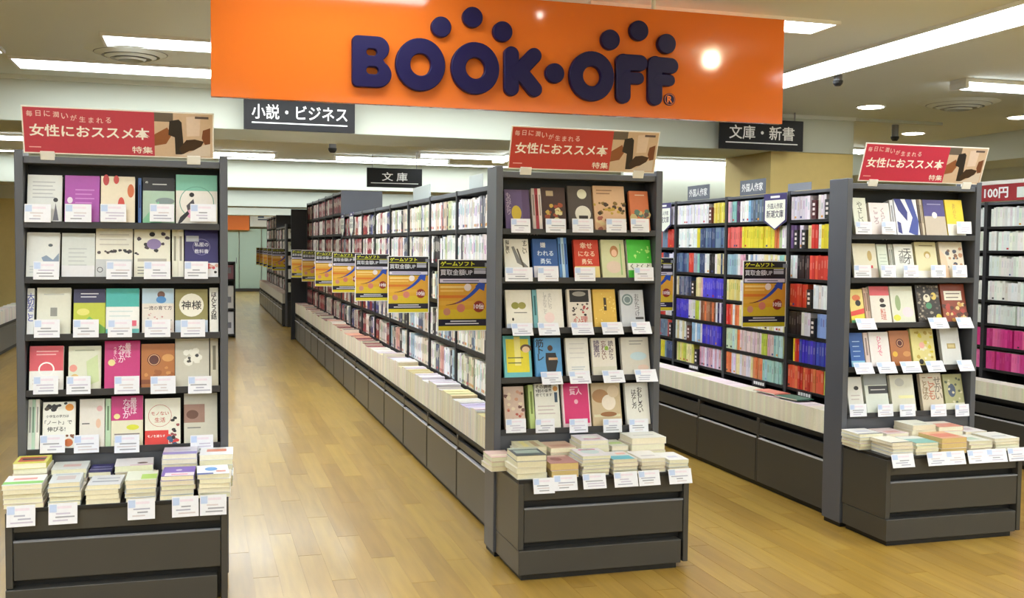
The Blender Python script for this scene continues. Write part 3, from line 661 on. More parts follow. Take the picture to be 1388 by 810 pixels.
  ('b', 763, 801, 519, (.93, .85, .87), [('r', .06, .0, .96, .90, (.85, .15, .45)), ('t', '賢人', .5, .2, .45, (.97, .8, .88)), ('c', .5, .42, .07, .08, (.95, .7, .8)), ('l', .3, .1, .6, 1, .1, (.97, .8, .85))], 'hot pink book with a pale border'),
  ('b', 803, 843, 519, (.80, .72, .58), [('c', .3, .3, .28, .22, (.68, .5, .32)), ('c', .58, .45, .24, .25, (.93, .88, .82)), ('c', .75, .2, .2, .2, (.86, .78, .66)), ('r', .05, .72, .95, .78, (.85, .83, .7)), ('c', .55, .72, .28, .08, (.6, .4, .22))], 'beige book with a sleeping baby photograph'),
  ('b', 849, 881, 519, (.92, .92, .90), [('v', 'おもしろい', .62, .4, .6, BK), ('v', 'はなし方', .36, .38, .45, BK)], 'white book with black vertical title')]],
'right': [
 [('b', 1158, 1177, 268, (.87, .88, .82), [('v', 'やさしい', .5, .4, .6, (.45, .45, .4))], 'narrow cream book'),
  ('b', 1180, 1208, 275, (.90, .87, .87), [('v', 'こころ', .3, .4, .5, (.7, .6, .62)), ('v', 'くらし', .65, .4, .5, (.7, .6, .62))], 'pinkish white book'),
  ('s', 1209, 1214, 271, [(.85, .86, .88)], 'white slim spine'),
  ('b', 1215, 1246, 270, (.90, .90, .93), [('p', [(0, 0), (.3, 0), (.55, .35), (.5, .6), (.15, .3)], (.18, .2, .5)), ('p', [(.5, 0), (.8, .0), (1, .6), (.9, 1), (.5, .9), (.75, .5)], (.22, .28, .6)), ('c', .35, .72, .14, .2, W), ('p', [(.05, .6), (.2, .65), (.22, .95), (.05, .9)], (.2, .22, .5))], 'blue and white abstract book'),
  ('s', 1247, 1253, 270, [(.45, .38, .32), (.75, .7, .6)], 'brown spine'),
  ('b', 1254, 1283, 271, (.74, .69, .62), [('r', 0, 0, 1, .45, (.28, .25, .5)), ('c', .5, .42, .12, .13, (.93, .93, .9)), ('l', .2, .12, .85, 1, .1, (.6, .58, .75))], 'violet and beige book with a moon'),
  ('b', 1284, 1308, 271, (.90, .80, .15), [('r', 0, .66, 1, 1, (.92, .91, .88)), ('v', 'ありがと', .5, .3, .4, (.75, .6, .15))], 'yellow book with white foot')],
 [('b', 1158, 1190, 330, (.87, .85, .76), [('r', 0, .62, .8, .7, (.78, .2, .25)), ('c', .7, .35, .1, .2, (.75, .65, .4)), ('r', 0, .7, 1, 1, (.8, .75, .72))], 'cream book with a red band'),
  ('b', 1191, 1205, 331, (.84, .88, .82), [('l', .2, .3, .9, 4, .1, (.7, .76, .7))], 'narrow pale green book'),
  ('s', 1207, 1213, 331, [(.8, .8, .76), (.7, .72, .68)], 'grey spine'),
  ('b', 1214, 1240, 331, (.90, .91, .89), [('v', '天才', .7, .35, .45, (.35, .35, .35)), ('v', '才能', .4, .35, .4, (.5, .5, .5))], 'white book with grey vertical title'),
  ('b', 1243, 1272, 328, (.88, .85, .68), [('c', .55, .35, .16, .15, (.75, .65, .35)), ('c', .55, .38, .1, .1, (.93, .85, .75)), ('l', .2, .1, .85, 1, .1, (.55, .5, .35)), ('r', 0, .78, 1, 1, (.93, .92, .9))], 'cream yellow book with a small figure'),
  ('b', 1276, 1308, 328, (.88, .84, .76), [('d', .1, .15, .9, .7, 18, .08, [(.5, .35, .25), (.75, .55, .4), (.25, .25, .3)], 8), ('p', [(0, .2), (.25, .4), (.35, 1), (0, 1)], (.9, .78, .66))], 'cream book with brown speckled drawing')],
 [('b', 1153, 1172, 392, (.90, .82, .5), [('c', .5, .25, .3, .2, (.85, .45, .25)), ('c', .6, .4, .2, .2, (.12, .1, .1)), ('p', [(0, .65), (1, .55), (1, .75), (0, .85)], (.88, .3, .25)), ('p', [(0, .78), (1, .7), (1, .9), (0, .95)], (.9, .85, .25)), ('p', [(0, .9), (1, .85), (1, 1), (0, 1)], (.35, .65, .5))], 'rainbow striped picture book'),
  ('s', 1173, 1180, 390, [(.82, .68, .6), (.72, .62, .55)], 'beige spine'),
  ('b', 1181, 1208, 388, (.90, .88, .85), [('r', 0, 0, 1, .25, (.88, .38, .42)), ('c', .6, .38, .12, .1, (.3, .22, .2)), ('c', .62, .52, .16, .08, BK), ('v', '料理', .6, .75, .3, (.8, .5, .45))], 'white book with a coral top'),
  ('b', 1209, 1240, 388, (.87, .88, .82), [('c', .3, .45, .12, .3, (.6, .68, .5)), ('c', .2, .85, .16, .12, (.85, .85, .3)), ('c', .7, .7, .25, .2, (.9, .85, .88))], 'pale book with green and yellow touches'),
  ('b', 1244, 1276, 386, (.20, .17, .15), [('d', .03, .03, .97, .97, 60, .05, [(.62, .58, .5), (.4, .35, .3)], 5), ('c', .45, .35, .15, .15, (.9, .88, .8)), ('c', .75, .3, .12, .14, (.88, .78, .4)), ('c', .5, .55, .13, .12, (.3, .55, .4)), ('c', .88, .85, .12, .12, (.85, .8, .25))], 'dark crowded book with coloured eyes'),
  ('b', 1278, 1311, 385, (.55, .26, .17), [('r', .12, .18, .85, .42, (.92, .9, .84)), ('l', .2, .25, .78, 2, .1, (.4, .3, .3)), ('d', .03, .5, .97, .95, 26, .09, [(.8, .6, .3), (.7, .25, .2), (.35, .2, .15), (.85, .75, .5)], 4)], 'red-brown patterned book with a white label')],
 [('b', 1153, 1172, 451, (.14, .35, .68), [('l', .2, .25, .75, 4, .14, (.6, .75, .9)), ('r', 0, .8, 1, 1, (.55, .78, .9))], 'deep blue book'),
  ('s', 1173, 1179, 451, [(.85, .78, .76)], 'pinkish spine'),
  ('b', 1180, 1207, 450, (.91, .89, .89), [('v', 'ひとりで', .5, .4, .55, (.88, .45, .6))], 'white book with pink vertical title'),
  ('b', 1208, 1235, 448, (.68, .42, .22), [('c', .5, .35, .2, .2, (.35, .14, .1)), ('o', .5, .35, .15, .03, (.85, .65, .45)), ('c', .2, .65, .13, .12, (.85, .68, .2)), ('c', .8, .65, .2, .12, (.78, .55, .3))], 'orange-brown book with a dark round seal'),
  ('b', 1237, 1268, 445, (.87, .83, .55), [('d', .08, .1, .92, .85, 26, .07, [(.85, .78, .2), (.92, .9, .8), (.75, .65, .3)], 6), ('c', .45, .45, .12, .12, (.93, .7, .65)), ('c', .35, .88, .1, .1, BK)], 'yellow floral book'),
  ('b', 1277, 1303, 444, (.83, .84, .84), [('r', .3, .42, .75, .56, (.68, .6, .38)), ('r', .36, .45, .69, .53, (.82, .76, .55))], 'grey-white book with a gold label')],
 [('b', 1150, 1171, 511, (.88, .88, .86), [('c', .6, .3, .16, .12, BK), ('l', .2, .5, .8, 2, .1, (.75, .7, .7))], 'white book with a dark dot'),
  ('b', 1174, 1205, 507, (.85, .88, .85), [('r', 0, 0, 1, .28, (.58, .6, .6)), ('r', .15, .3, 1, .5, (.22, .22, .24)), ('l', .25, .4, .9, 1, .1, (.8, .8, .8))], 'grey-topped book with a black band'),
  ('b', 1209, 1241, 508, (.86, .86, .80), [('c', .4, .2, .2, .15, (.75, .75, .72)), ('r', .3, .55, .95, .63, (.93, .92, .7))], 'pale cream book'),
  ('b', 1250, 1279, 506, (.84, .80, .72), [('v', 'ことばの', .2, .4, .6, (.55, .45, .3)), ('v', 'こども', .5, .4, .6, (.75, .45, .35)), ('v', 'せかい', .8, .4, .6, (.5, .45, .4))], 'cream book with brown columns of print'),
  ('b', 1281, 1307, 507, (.66, .66, .48), [('c', .4, .45, .2, .3, (.3, .35, .45)), ('d', .1, .1, .95, .8, 14, .07, [(.8, .78, .65), (.35, .38, .3)], 4), ('r', 0, .8, 1, 1, (.85, .85, .78))], 'mossy green patterned book')]]}
CARDS = {
'left': [[(33, 69), (88, 124), (136, 171), (203, 236), (258, 293)], [(45, 80), (144, 178), (195, 231), (250, 282)], [(46, 81), (99, 134), (146, 179), (196, 231), (245, 278)], [(45, 79), (90, 123), (155, 189), (204, 238), (255, 287)], [(54, 88), (100, 134), (155, 189), (258, 289)]],
'centre': [[(693, 719), (740, 767), (776, 804), (822, 849), (855, 880)], [(685, 722), (729, 757), (779, 807), (860, 886)], [(693, 721), (729, 757), (774, 803), (815, 843), (855, 881)], [(733, 761), (771, 799), (816, 845), (860, 889)], [(686, 713), (726, 752), (772, 797), (818, 843), (853, 879)]],
'right': [[(1160, 1182), (1195, 1215), (1297, 1317)], [(1158, 1181), (1194, 1215), (1225, 1245), (1262, 1282), (1291, 1311)], [(1160, 1185), (1258, 1283), (1296, 1316)], [(1157, 1182), (1188, 1213), (1220, 1246), (1254, 1278), (1297, 1317)], [(1152, 1175), (1190, 1211), (1220, 1241), (1262, 1283), (1295, 1314)]]}
LIPPX = {'left': [300, 378, 457, 534, 608], 'centre': [316, 382, 450, 516, 582], 'right': [320, 379, 439, 500, 562]}
SHN = ['top shelf', 'second shelf', 'middle shelf', 'fourth shelf', 'bottom shelf']
def price_card(x, y, z, w_, h_, label, rot=(0, 0, 0)):
    k = MB(); k.box(-w_ / 2, w_ / 2, -.001, 0, -h_, 0, (.91, .92, .96))
    rr = random.Random(int(x * 1000) + int(z * 777))
    k.poly([(-w_ * .47, -.0012, -h_ * .06), (-w_ * .47, -.0012, -h_ * .42), (-w_ * .22, -.0012, -h_ * .42), (-w_ * .22, -.0012, -h_ * .06)], (.74, .81, .94))
    k.poly([(-w_ * .2, -.0012, -h_ * .14), (-w_ * .2, -.0012, -h_ * .26), (w_ * .3, -.0012, -h_ * .26), (w_ * .3, -.0012, -h_ * .14)], (.90, .86, .92))
    for i in range(3):
        z0 = -h_ * (.46 + .16 * i); a = rr.uniform(-.42, -.1); b = rr.uniform(.1, .44)
        k.poly([(w_ * a, -.0013, z0 - h_ * .07), (w_ * b, -.0013, z0 - h_ * .07), (w_ * b, -.0013, z0), (w_ * a, -.0013, z0)], rr.choice([(.68, .69, .78), (.78, .76, .85), (.62, .63, .68), (.82, .79, .82)]))
    k.box(-w_ * .12, w_ * .12, 0, .004, -h_ * .2, 0, (.8, .8, .82))
    o = k.build('price_card', M_PRINT); o.location = (x, y, z); o.rotation_euler = rot
    tag(o, label, 'price card'); return o
for key in ('left', 'centre', 'right'):
    ux, uy = UN[key]; tilt = .24
    for si in range(5):
        zb = LIPS[si] + .0125
        nb = ns = 0
        for e in BOOKS[key][si]:
            if e[0] == 'b':
                _, p0, p1, pt, base, sh, nme = e
                vm = (pt + LIPPX[key][si]) / 2
                A = at(p0, vm, 1, uy + .03); Bp = at(p1, vm, 1, uy + .03); T = at((p0 + p1) / 2, pt, 1, uy + .055)
                ww = Bp.x - A.x - .003; hh = max(.12, (T.z - zb)) / math.cos(tilt)
                hh = min(hh, (.245 if si else .262))
                x = (A.x + Bp.x) / 2; x = min(max(x, ux + .04 + ww / 2), ux + .88 - ww / 2)
                cover_book(x, uy + .0125, zb + .0005, ww, hh, base, sh, '%s facing out, %s of the %s stand' % (nme, SHN[si], key), tilt=tilt)
                nb += 1
            else:
                p0, p1, pt, cols, nme = e[1:6]
                vm = (pt + LIPPX[key][si]) / 2
                A = at(p0, vm, 1, uy + .03); Bp = at(p1, vm, 1, uy + .03); T = at(p0, pt, 1, uy + .05)
                n = len(cols); tt = (Bp.x - A.x) / n - .001; hh = min((T.z - zb) / math.cos(tilt), .245)
                for i, c in enumerate(cols):
                    xx = A.x + (i + .5) * (Bp.x - A.x) / n
                    xx = min(max(xx, ux + .038 + tt / 2), ux + .882 - tt / 2)
                    r = empty('book', (xx, uy + .013, zb + .0005), (-tilt, 0, 0))
                    lb = '%s showing edge-on%s, %s of the %s stand' % (nme, '' if n == 1 else ', %s of %s' % (nth(i), ['', 'one', 'two', 'three'][n]), SHN[si], key)
                    tag(r, lb, 'book')
                    def sc(k, c=c, tt=tt, hh=hh, e=e):
                        k.box(-tt / 2, tt / 2, 0, .0015, 0, hh, c); k.box(-tt / 2, -tt / 2 + .001, .0015, .1, 0, hh, c); k.box(tt / 2 - .001, tt / 2, .0015, .1, 0, hh, c)
                        if len(e) > 6: text(k, '\n'.join(e[6]), 0, hh * .6, h=hh * .6, y=-.0005, col=e[7], bold=.02, line=.8)
                        else: k.poly([(-tt * .2, -.0005, hh * .35), (tt * .2, -.0005, hh * .35), (tt * .2, -.0005, hh * .85), (-tt * .2, -.0005, hh * .85)], tuple(max(0, q - .3) for q in c))
                    part('cover', M_PRINT, r, sc)
                    part('page_block', M_PAGES, r, lambda k, tt=tt, hh=hh: k.box(-tt / 2 + .0012, tt / 2 - .0012, .0018, .098, .002, hh - .003, CREAM))
        for ci, (p0, p1) in enumerate(CARDS[key][si]):
            v = LIPPX[key][si] - 10
            A = at(p0, v, 1, uy - .01); Bp = at(p1, v, 1, uy - .01)
            flat = key != 'left' and si in (2, 3)
            hh = .082 if key == 'left' else .072
            z1 = at(p0, LIPPX[key][si] - (24 if key == 'left' else 20) + (0 if si < 4 else 6), 1, uy - .01).z
            tl = -.55 if flat else -.12
            price_card((A.x + Bp.x) / 2, uy - .004 - (hh - (z1 - (LIPS[si] + .03))) * 0 - (0), z1 if not flat else LIPS[si] + .045, Bp.x - A.x, hh,
                       'small printed price card, %s from left on the %s edge of the %s stand' % (nth(ci), SHN[si], key), (tl, 0, random.uniform(-.03, .03)))

# banners on the stands
def topper(x0, x1, y, z0, h_, key, red):
    r = empty('banner', ((x0 + x1) / 2, y, z0), (.33, 0, 0)); tag(r, 'red banner with white Japanese lettering on top of the %s stand' % key, 'banner')
    w_ = x1 - x0
    def bd(k):
        k.box(-w_ / 2, w_ / 2, 0, .004, 0, h_, (.93, .92, .90))
        m = .006; y_ = -.0006
        q = lambda a, b, c, d, col, yy=0: k.poly([(a, y_ - yy, b), (c, y_ - yy, b), (c, y_ - yy, d), (a, y_ - yy, d)], col)
        xs = -w_ / 2 + w_ * .68
        q(-w_ / 2 + m, m, xs, h_ - m, red)
        q(xs, m, w_ / 2 - m, h_ - m, (.80, .70, .60))
        q(xs, h_ * .78, xs + w_ * .1, h_ - m, (.40, .36, .33), .0002)
        P = lambda pts, col, yy: k.poly([(xs + a * w_ * .31, y_ - yy, b * h_) for a, b in pts], col)
        P([(.0, .25), (.2, .3), (.3, .5), (.22, .66), (0, .5)], (.55, .33, .20), .0003)
        P([(.24, .5), (.26, .8), (.42, .84), (.47, .78), (.5, .3), (.62, .25), (.5, .08), (.36, .08), (.35, .45)], (.13, .11, .12), .0004)
        P([(.55, .4), (.7, .42), (.86, .38), (.78, .2), (.6, .16), (.48, .08), (.42, .2)], (.22, .14, .10), .0005)
        P([(.56, .48), (.78, .5), (.80, .93), (.55, .9)], (.86, .78, .72), .0006)
        P([(.82, .45), (.84, .62), (.97, .68), (.97, .34), (.9, .25)], (.45, .26, .16), .0007)
        P([(.35, .05), (.6, .12), (.85, .3), (.97, .33), (.97, .05)], (.82, .77, .72), .0008)
        P([(.7, .92), (.94, .92), (.94, .87), (.7, .87)], (.35, .30, .30), .0009)
        chars = '毎日に潤いが生まれる'; n = len(chars)
        for i, c in enumerate(chars):
            t = i / (n - 1); text(k, c, -w_ / 2 + w_ * (.04 + .40 * t), h_ * (.84 - .08 * t + .03 * math.sin(t * 6.3)), h=h_ * .12, y=-.0012, col=(.93, .80, .80), bold=.01)
        text(k, '女性におススメ本', -w_ / 2 + w_ * .345, h_ * .50, w=w_ * .62, h=h_ * .26, y=-.0012, col=(.96, .94, .92), bold=.022)
        text(k, '特集', -w_ / 2 + w_ * .615, h_ * .15, w=w_ * .11, h=h_ * .15, y=-.0012, col=(.95, .93, .9), bold=.01)
        k.box(-w_ / 2 + w_ * .03, -w_ / 2 + w_ * .09, -.0012, -.0008, h_ * .13, h_ * .15, (.93, .7, .7))
    part('board', M_PRINT, r, bd)
    for s_ in (-.38, .39):
        bx('clip', M_WHITE, r, s_ * w_ - .03, s_ * w_ + .03, -.006, .012, -.028, .012, .002)
topper(-.752, .066, 5.150, 1.998, .215, 'left', (.74, .25, .33))
topper(1.505, 2.315, 5.155, 1.998, .222, 'centre', (.74, .24, .22))
topper(3.61, 4.445, 5.215, 1.998, .222, 'right', (.76, .18, .30))

# --- piles of books on the cabinets ----------------------------------------
def lying_book(x, y, z, w_, d_, t, top, acc, label, yaw, page=CREAM):
    r = empty('book', (x, y, z), (0, 0, yaw)); tag(r, label, 'book')
    def cv(k):
        k.box(-w_ / 2, w_ / 2, 0, d_, 0, .0012, top); k.box(-w_ / 2, w_ / 2, 0, d_, t - .0012, t, top)
        k.box(w_ / 2 - .0012, w_ / 2, 0, d_, .0012, t - .0012, top)
        e = t + .0004
        for (kind, a, b, c, d, col) in acc:
            if kind == 'r': k.poly([(-w_ / 2 + a * w_, b * d_, e), (-w_ / 2 + c * w_, b * d_, e), (-w_ / 2 + c * w_, d * d_, e), (-w_ / 2 + a * w_, d * d_, e)], col)
            else: k.poly([(-w_ / 2 + a * w_ + c * w_ * math.cos(i * .3142), b * d_ + d * d_ * math.sin(i * .3142), e + .0002) for i in range(20)], col)
            e += .0002
    part('cover', M_PRINT, r, cv)
    part('page_block', M_PAGES, r, lambda k: k.box(-w_ / 2 + .002, w_ / 2 - .0014, .0015, d_ - .0015, .0014, t - .0014, page))
def pile(key, row, idx, p0, p1, yf, h_, n, top, acc, where, dep=.195, zt=.4875, mid=None, page=None):
    A = at(p0, 640, 1, yf); Bp = at(p1, 640, 1, yf); w_ = Bp.x - A.x - .003; t = h_ / n
    z = zt; rr = random.Random(idx * 31 + int(yf * 100) + len(key))
    for i in range(n):
        last = i == n - 1
        c = top if last else rr.choice(mid or [(.9, .88, .84), (.85, .86, .88), (.88, .8, .76), (.75, .78, .8), (.92, .9, .82)])
        tt = t * (1 if last else 1) - .0006
        pos = 'topmost' if last else ('lowest' if i == 0 else nth(n - 1 - i) + ' down')
        lying_book((A.x + Bp.x) / 2 + rr.uniform(-.004, .004), yf + rr.uniform(0, .008), z, w_ - rr.uniform(0, .008), dep, tt, c, acc if last else [],
                   '%s %s book, %s in the %s of the %s cabinet' % (nm_(c), 'closed' if not last else 'face-up', pos, where, key), rr.uniform(-.045, .045), page or jit((.92, .90, .80), .03))
        z += t
LC = [(.92, .91, .88), (.86, .88, .9), (.9, .86, .8)]
def front(i): return '%s front pile from left' % nth(i)
def back(i): return '%s rear pile from left' % nth(i)
PILES = {
'left': (4.745, 4.952, [
   (2, 58, .10, 5, (.92, .92, .92), [('r', 0, .1, 1, .35, (.5, .78, .4)), ('r', .2, .5, .8, .7, (.88, .6, .6))]),
   (64, 110, .10, 5, (.85, .87, .88), [('r', .2, .3, .8, .7, (.8, .75, .75)), ('r', .1, .8, .9, .9, (.7, .75, .8))]),
   (114, 163, .082, 4, (.87, .88, .9), [('r', .1, .3, .9, .4, (.6, .62, .68)), ('r', .2, .6, .9, .7, (.7, .72, .78))]),
   (169, 213, .095, 5, (.90, .92, .86), [('r', .5, .1, 1, .6, (.68, .84, .42))]),
   (216, 264, .105, 5, (.50, .38, .76), [('r', .1, .0, 1, .35, (.93, .88, .92)), ('r', .3, .1, .8, .2, (.9, .6, .7)), ('c', .5, .6, .1, .1, (.85, .8, .9))]),
   (268, 313, .105, 5, (.92, .93, .95), [('c', .45, .55, .2, .2, (.38, .62, .88)), ('r', 0, 0, .5, .14, (.25, .35, .7)), ('r', .6, .2, .9, .35, (.88, .6, .55))])],
  [(16, 64, .150, 6, (.86, .84, .35), [('r', .1, .2, .9, .8, (.75, .32, .25)), ('r', .2, .4, .9, .6, (.2, .18, .16))]),
   (68, 118, .115, 5, (.86, .87, .86), [('r', .3, .3, .8, .6, (.85, .72, .7))]),
   (118, 150, .095, 4, (.20, .18, .42), [('r', 0, .3, 1, .36, (.8, .8, .9)), ('r', .1, .6, .9, .66, (.7, .7, .85))]),
   (154, 208, .118, 4, (.90, .89, .90), [('c', .72, .3, .14, .1, (.4, .3, .3)), ('r', .4, 0, 1, .1, (.88, .72, .78))]),
   (219, 269, .160, 7, (.86, .85, .91), [('r', 0, 0, 1, .3, (.62, .58, .84)), ('r', .3, .5, .8, .6, (.75, .72, .8))]),
   (270, 316, .150, 6, (.92, .93, .94), [('r', .2, .4, .8, .75, (.90, .58, .48))])]),
'centre': (4.755, 4.96, [
   (700, 742, .115, 4, (.24, .28, .30), [('r', .1, .3, .9, .7, (.62, .68, .64)), ('r', 0, .8, 1, 1, (.75, .78, .72))]),
   (746, 785, .070, 2, (.72, .52, .50), [('c', .4, .5, .2, .2, (.55, .3, .3)), ('r', .1, .8, .9, .95, (.85, .75, .7))]),
   (789, 828, .098, 6, (.89, .88, .90), [('c', .5, .55, .32, .3, (.78, .85, .86)), ('r', .2, .75, .8, .85, (.82, .30, .5))]),
   (831, 866, .075, 4, (.87, .86, .86), [('r', 0, 0, .9, .45, (.38, .72, .78)), ('r', .5, .6, .9, .8, (.9, .7, .65))]),
   (869, 903, .072, 4, (.90, .89, .88), [('r', .2, .3, .8, .4, (.75, .72, .74))]),
   (906, 934, .058, 3, (.92, .92, .91), [('r', .2, .3, .7, .5, (.8, .8, .86))])],
  [(666, 699, .072, 3, (.88, .76, .72), [('r', .1, .2, .9, .4, (.92, .86, .78))]),
   (703, 742, .115, 5, (.82, .80, .66), [('r', .2, .1, .4, .9, (.88, .84, .55)), ('r', .6, .1, .8, .9, (.7, .6, .45))]),
   (746, 783, .105, 4, (.84, .72, .62), [('r', .1, .2, .9, .5, (.78, .6, .5))]),
   (787, 826, .135, 6, (.88, .86, .90), [('r', .2, .2, .8, .3, (.80, .35, .55)), ('c', .5, .5, .3, .25, (.9, .93, .92))]),
   (829, 853, .100, 4, (.86, .86, .80), [('r', .1, .3, .9, .6, (.72, .82, .5))]),
   (856, 903, .135, 4, (.91, .91, .87), [('r', .2, .4, .8, .5, (.78, .78, .76))])]),
'right': (4.81, 5.012, [
   (1209, 1239, .075, 4, (.88, .87, .82), [('r', 0, 0, 1, .08, (.2, .2, .2))]),
   (1241, 1272, .068, 4, (.50, .72, .70), [('r', 0, .6, 1, 1, (.85, .86, .84))]),
   (1275, 1311, .086, 3, (.86, .66, .52), [('r', .1, .2, .9, .7, (.84, .48, .40))]),
   (1313, 1345, .062, 3, (.88, .88, .84), [('r', .2, .2, .7, .6, (.7, .78, .7))]),
   (1348, 1382, .070, 4, (.90, .90, .88), [('r', .2, .3, .8, .4, (.7, .7, .72))])],
  [(1164, 1198, .090, 5, (.90, .89, .88), [('r', 0, .0, 1, .1, (.2, .2, .22)), ('r', .2, .4, .8, .6, (.8, .8, .85))]),
   (1201, 1232, .085, 5, (.88, .80, .80), [('r', .2, .2, .8, .5, (.85, .65, .62))]),
   (1235, 1268, .125, 4, (.90, .90, .84), [('r', .2, .2, .8, .3, (.75, .75, .7))]),
   (1271, 1305, .110, 4, (.88, .58, .50), [('r', 0, .6, 1, 1, (.9, .88, .84))]),
   (1308, 1338, .075, 4, (.90, .88, .88), [('r', .3, .3, .7, .6, (.82, .75, .78))])])}
for key, (yf, yb, fr, bk) in PILES.items():
    for i, (p0, p1, h_, n, top, acc) in enumerate(fr): pile(key, 0, i, p0, p1, yf, h_, n, top, acc, front(i), page=(.86, .76, .52) if (key, i) in (('centre', 1), ('right', 2)) else None)
    for i, (p0, p1, h_, n, top, acc) in enumerate(bk): pile(key, 1, i + 10, p0, p1, yb, h_, n, top, acc, back(i), dep=.175)
TC = {'left': [(9, 48, 677), (66, 105, 676), (173, 210, 671), (233, 269, 666), (271, 307, 664)],
      'centre': [(722, 750, 648), (750, 781, 638), (789, 820, 637), (831, 863, 635), (864, 893, 633), (905, 936, 625)],
      'right': [(1207, 1237, 608), (1255, 1281, 605), (1281, 1306, 605), (1310, 1336, 603), (1336, 1362, 603), (1364, 1390, 601)]}
for key, L in TC.items():
    yy = UN[key][1] - .002 - .405 - .006
    for i, (p0, p1, v) in enumerate(L):
        A = at(p0, v, 1, yy); Bp = at(p1, v, 1, yy)
        price_card((A.x + Bp.x) / 2, yy - .004, min(A.z, .505), Bp.x - A.x, .088 if key == 'left' else .074,
                   'printed price card, %s from left along the front of the %s cabinet' % (nth(i), key), (-.15 if key == 'left' else -.3, 0, random.uniform(-.04, .04)))

# ------------------------------------------------------------------ bookcase rows
def bookcase(L, H, tiers, label, deep=.73, rec=.2, basez=.45, cz=.47, sht=.03):
    """front faces -x at local x=0, runs along +y from 0 to L; upper shelves set back by rec"""
    r = empty('bookcase', (0, 0, 0)); tag(r, label, 'bookcase')
    t = .017; g = .0008
    bx('side_panel', M_LIP, r, rec, deep, g, t, basez + .001, H, .002)
    bx('side_panel', M_LIP, r, rec, deep, L - t, L - g, basez + .001, H, .002)
    bx('back_panel', M_BLACK, r, rec + .24, rec + .255, t, L - t, basez + .02, H - .02)
    for i, z in enumerate(tiers):
        bx('shelf', M_BLACK if i else M_METAL, r, rec + .004, rec + .239, t + .0005, L - t - .0005, z - sht, z, .0015)
    bx('counter', M_BLACK, r, .008, rec + .5, g, L - g, cz - .025, cz)
    bx('side_panel', M_BASE, r, .004, deep, g, .016, .03, cz - .026, .002)
    bx('side_panel', M_BASE, r, .004, deep, L - .016, L - g, .03, cz - .026, .002)
    bx('apron', M_BASE, r, .006, .03, .017, L - .017, .352, cz - .055, .002)
    dr = bx('drawer', M_BASE, r, .0, .03, .018, L - .018, .034, .325, .003)
    o = MB(); o.box(-.003, .022, .02, L - .02, .3255, .332); o = o.build('handle_strip', M_HILITE, dr); KIDS.setdefault(dr.name, []).append(o)
    bx('carcass', M_BLACK, r, .05, deep - .01, .017, L - .017, .03, cz - .027)
    bx('toe_kick', M_BLACK, r, .02, deep - .02, g, L - g, 0, .0295)
    return r
CT = [1.985, 1.72, 1.47, 1.195, .91, .645]
RT = [1.99, 1.80, 1.61, 1.41, 1.22, 1.035, .855, .675]
cL, rL = .9, .88
CX, RX = 1.54, 3.61
CY0, RY0 = 5.45, 5.40
bc = bookcase(cL, 1.99, CT, 'bookcase nearest the centre stand in the middle row', cz=.45, basez=.45)
bc.location = (CX, CY0, 0)
for i in range(1, 9):
    c = copy_tree(bc); c.location = (CX, CY0 + i * cL, 0); c['label'] = '%s bookcase back from the centre stand in the long middle row' % nth(i)
bc2 = bookcase(cL, 2.30, [2.29, 2.02, 1.75, 1.47, 1.195, .91, .645], 'tall bookcase where the middle row steps up', cz=.45)
bc2.location = (CX, CY0 + 9 * cL, 0)
for i in range(10, 14):
    c = copy_tree(bc2); c.location = (CX, CY0 + i * cL, 0); c['label'] = '%s tall bookcase beyond the step in the middle row' % nth(i - 9)
bx_end = MB(); bx_end.box(CX - .06, CX + .75, CY0 + 14 * cL + .002, CY0 + 14 * cL + .04, 0, 2.2); tag(bx_end.build('end_panel', M_BLACK, None, .003), 'dark end panel closing the long middle row', 'panel')
br = bookcase(rL, 1.995, RT, 'bookcase directly behind the right stand', cz=.49, sht=.02)
br.location = (RX, RY0, 0)
for i in range(1, 6):
    c = copy_tree(br); c.location = (RX, RY0 + i * rL, 0); c['label'] = '%s bookcase back from the right stand, facing the right aisle' % nth(i)
# third row at the right picture edge
TX = 5.80
for i in range(4):
    c = copy_tree(br); c.location = (TX, 5.2 + i * rL, 0); c['label'] = '%s bookcase of the row at the right picture edge' % nth(i)
# far row beyond the middle one
FY0 = 20.95
for i in range(9):
    c = copy_tree(bc2 if i > 4 else bc); c.location = (CX, FY0 + i * cL, 0); c['label'] = '%s bookcase of the far row beyond the dark end panel' % nth(i)
# row behind the left stand (its books face the left aisle)
for i in range(6):
    c = copy_tree(bc); c.location = (.03, 6.35 + i * cL, 0); c.rotation_euler = (0, 0, math.pi); c['label'] = '%s bookcase hidden behind the left stand' % nth(i)

def spine(k, x, y, z, t, h_, d_, col, lean=0):
    k.box(x, x + d_, y, y + t, z, z + h_, col, {'+z': (.86, .84, .76)})
def spine_print(k, x, y, z, t, h_, col, rr, soft=1.0):
    dark = sum(col) / 3 < .5
    c2 = (.92, .9, .85) if dark else tuple(max(0, q - rr.choice([.15, .25, .45])) for q in col)
    if soft < 1: c2 = tuple(q * (1 - soft) + w_ * soft for q, w_ in zip(col, c2))
    a = rr.uniform(.38, .55); b = a + rr.uniform(.25, .4)
    w0 = t * rr.uniform(.22, .34)
    k.poly([(x - .0006, y + t - w0, z + h_ * a), (x - .0006, y + w0, z + h_ * a), (x - .0006, y + w0, z + h_ * b), (x - .0006, y + t - w0, z + h_ * b)], c2)
    if rr.random() < .55 * soft:
        c3 = rr.choice([(.75, .15, .2), (.2, .25, .5), (.2, .2, .2), c2, (.85, .6, .2)])
        k.poly([(x - .0006, y + t * .85, z + h_ * .06), (x - .0006, y + t * .15, z + h_ * .06), (x - .0006, y + t * .15, z + h_ * .15), (x - .0006, y + t * .85, z + h_ * .15)], c3)
counts = {'paperback': 0, 'hardcover': 0}
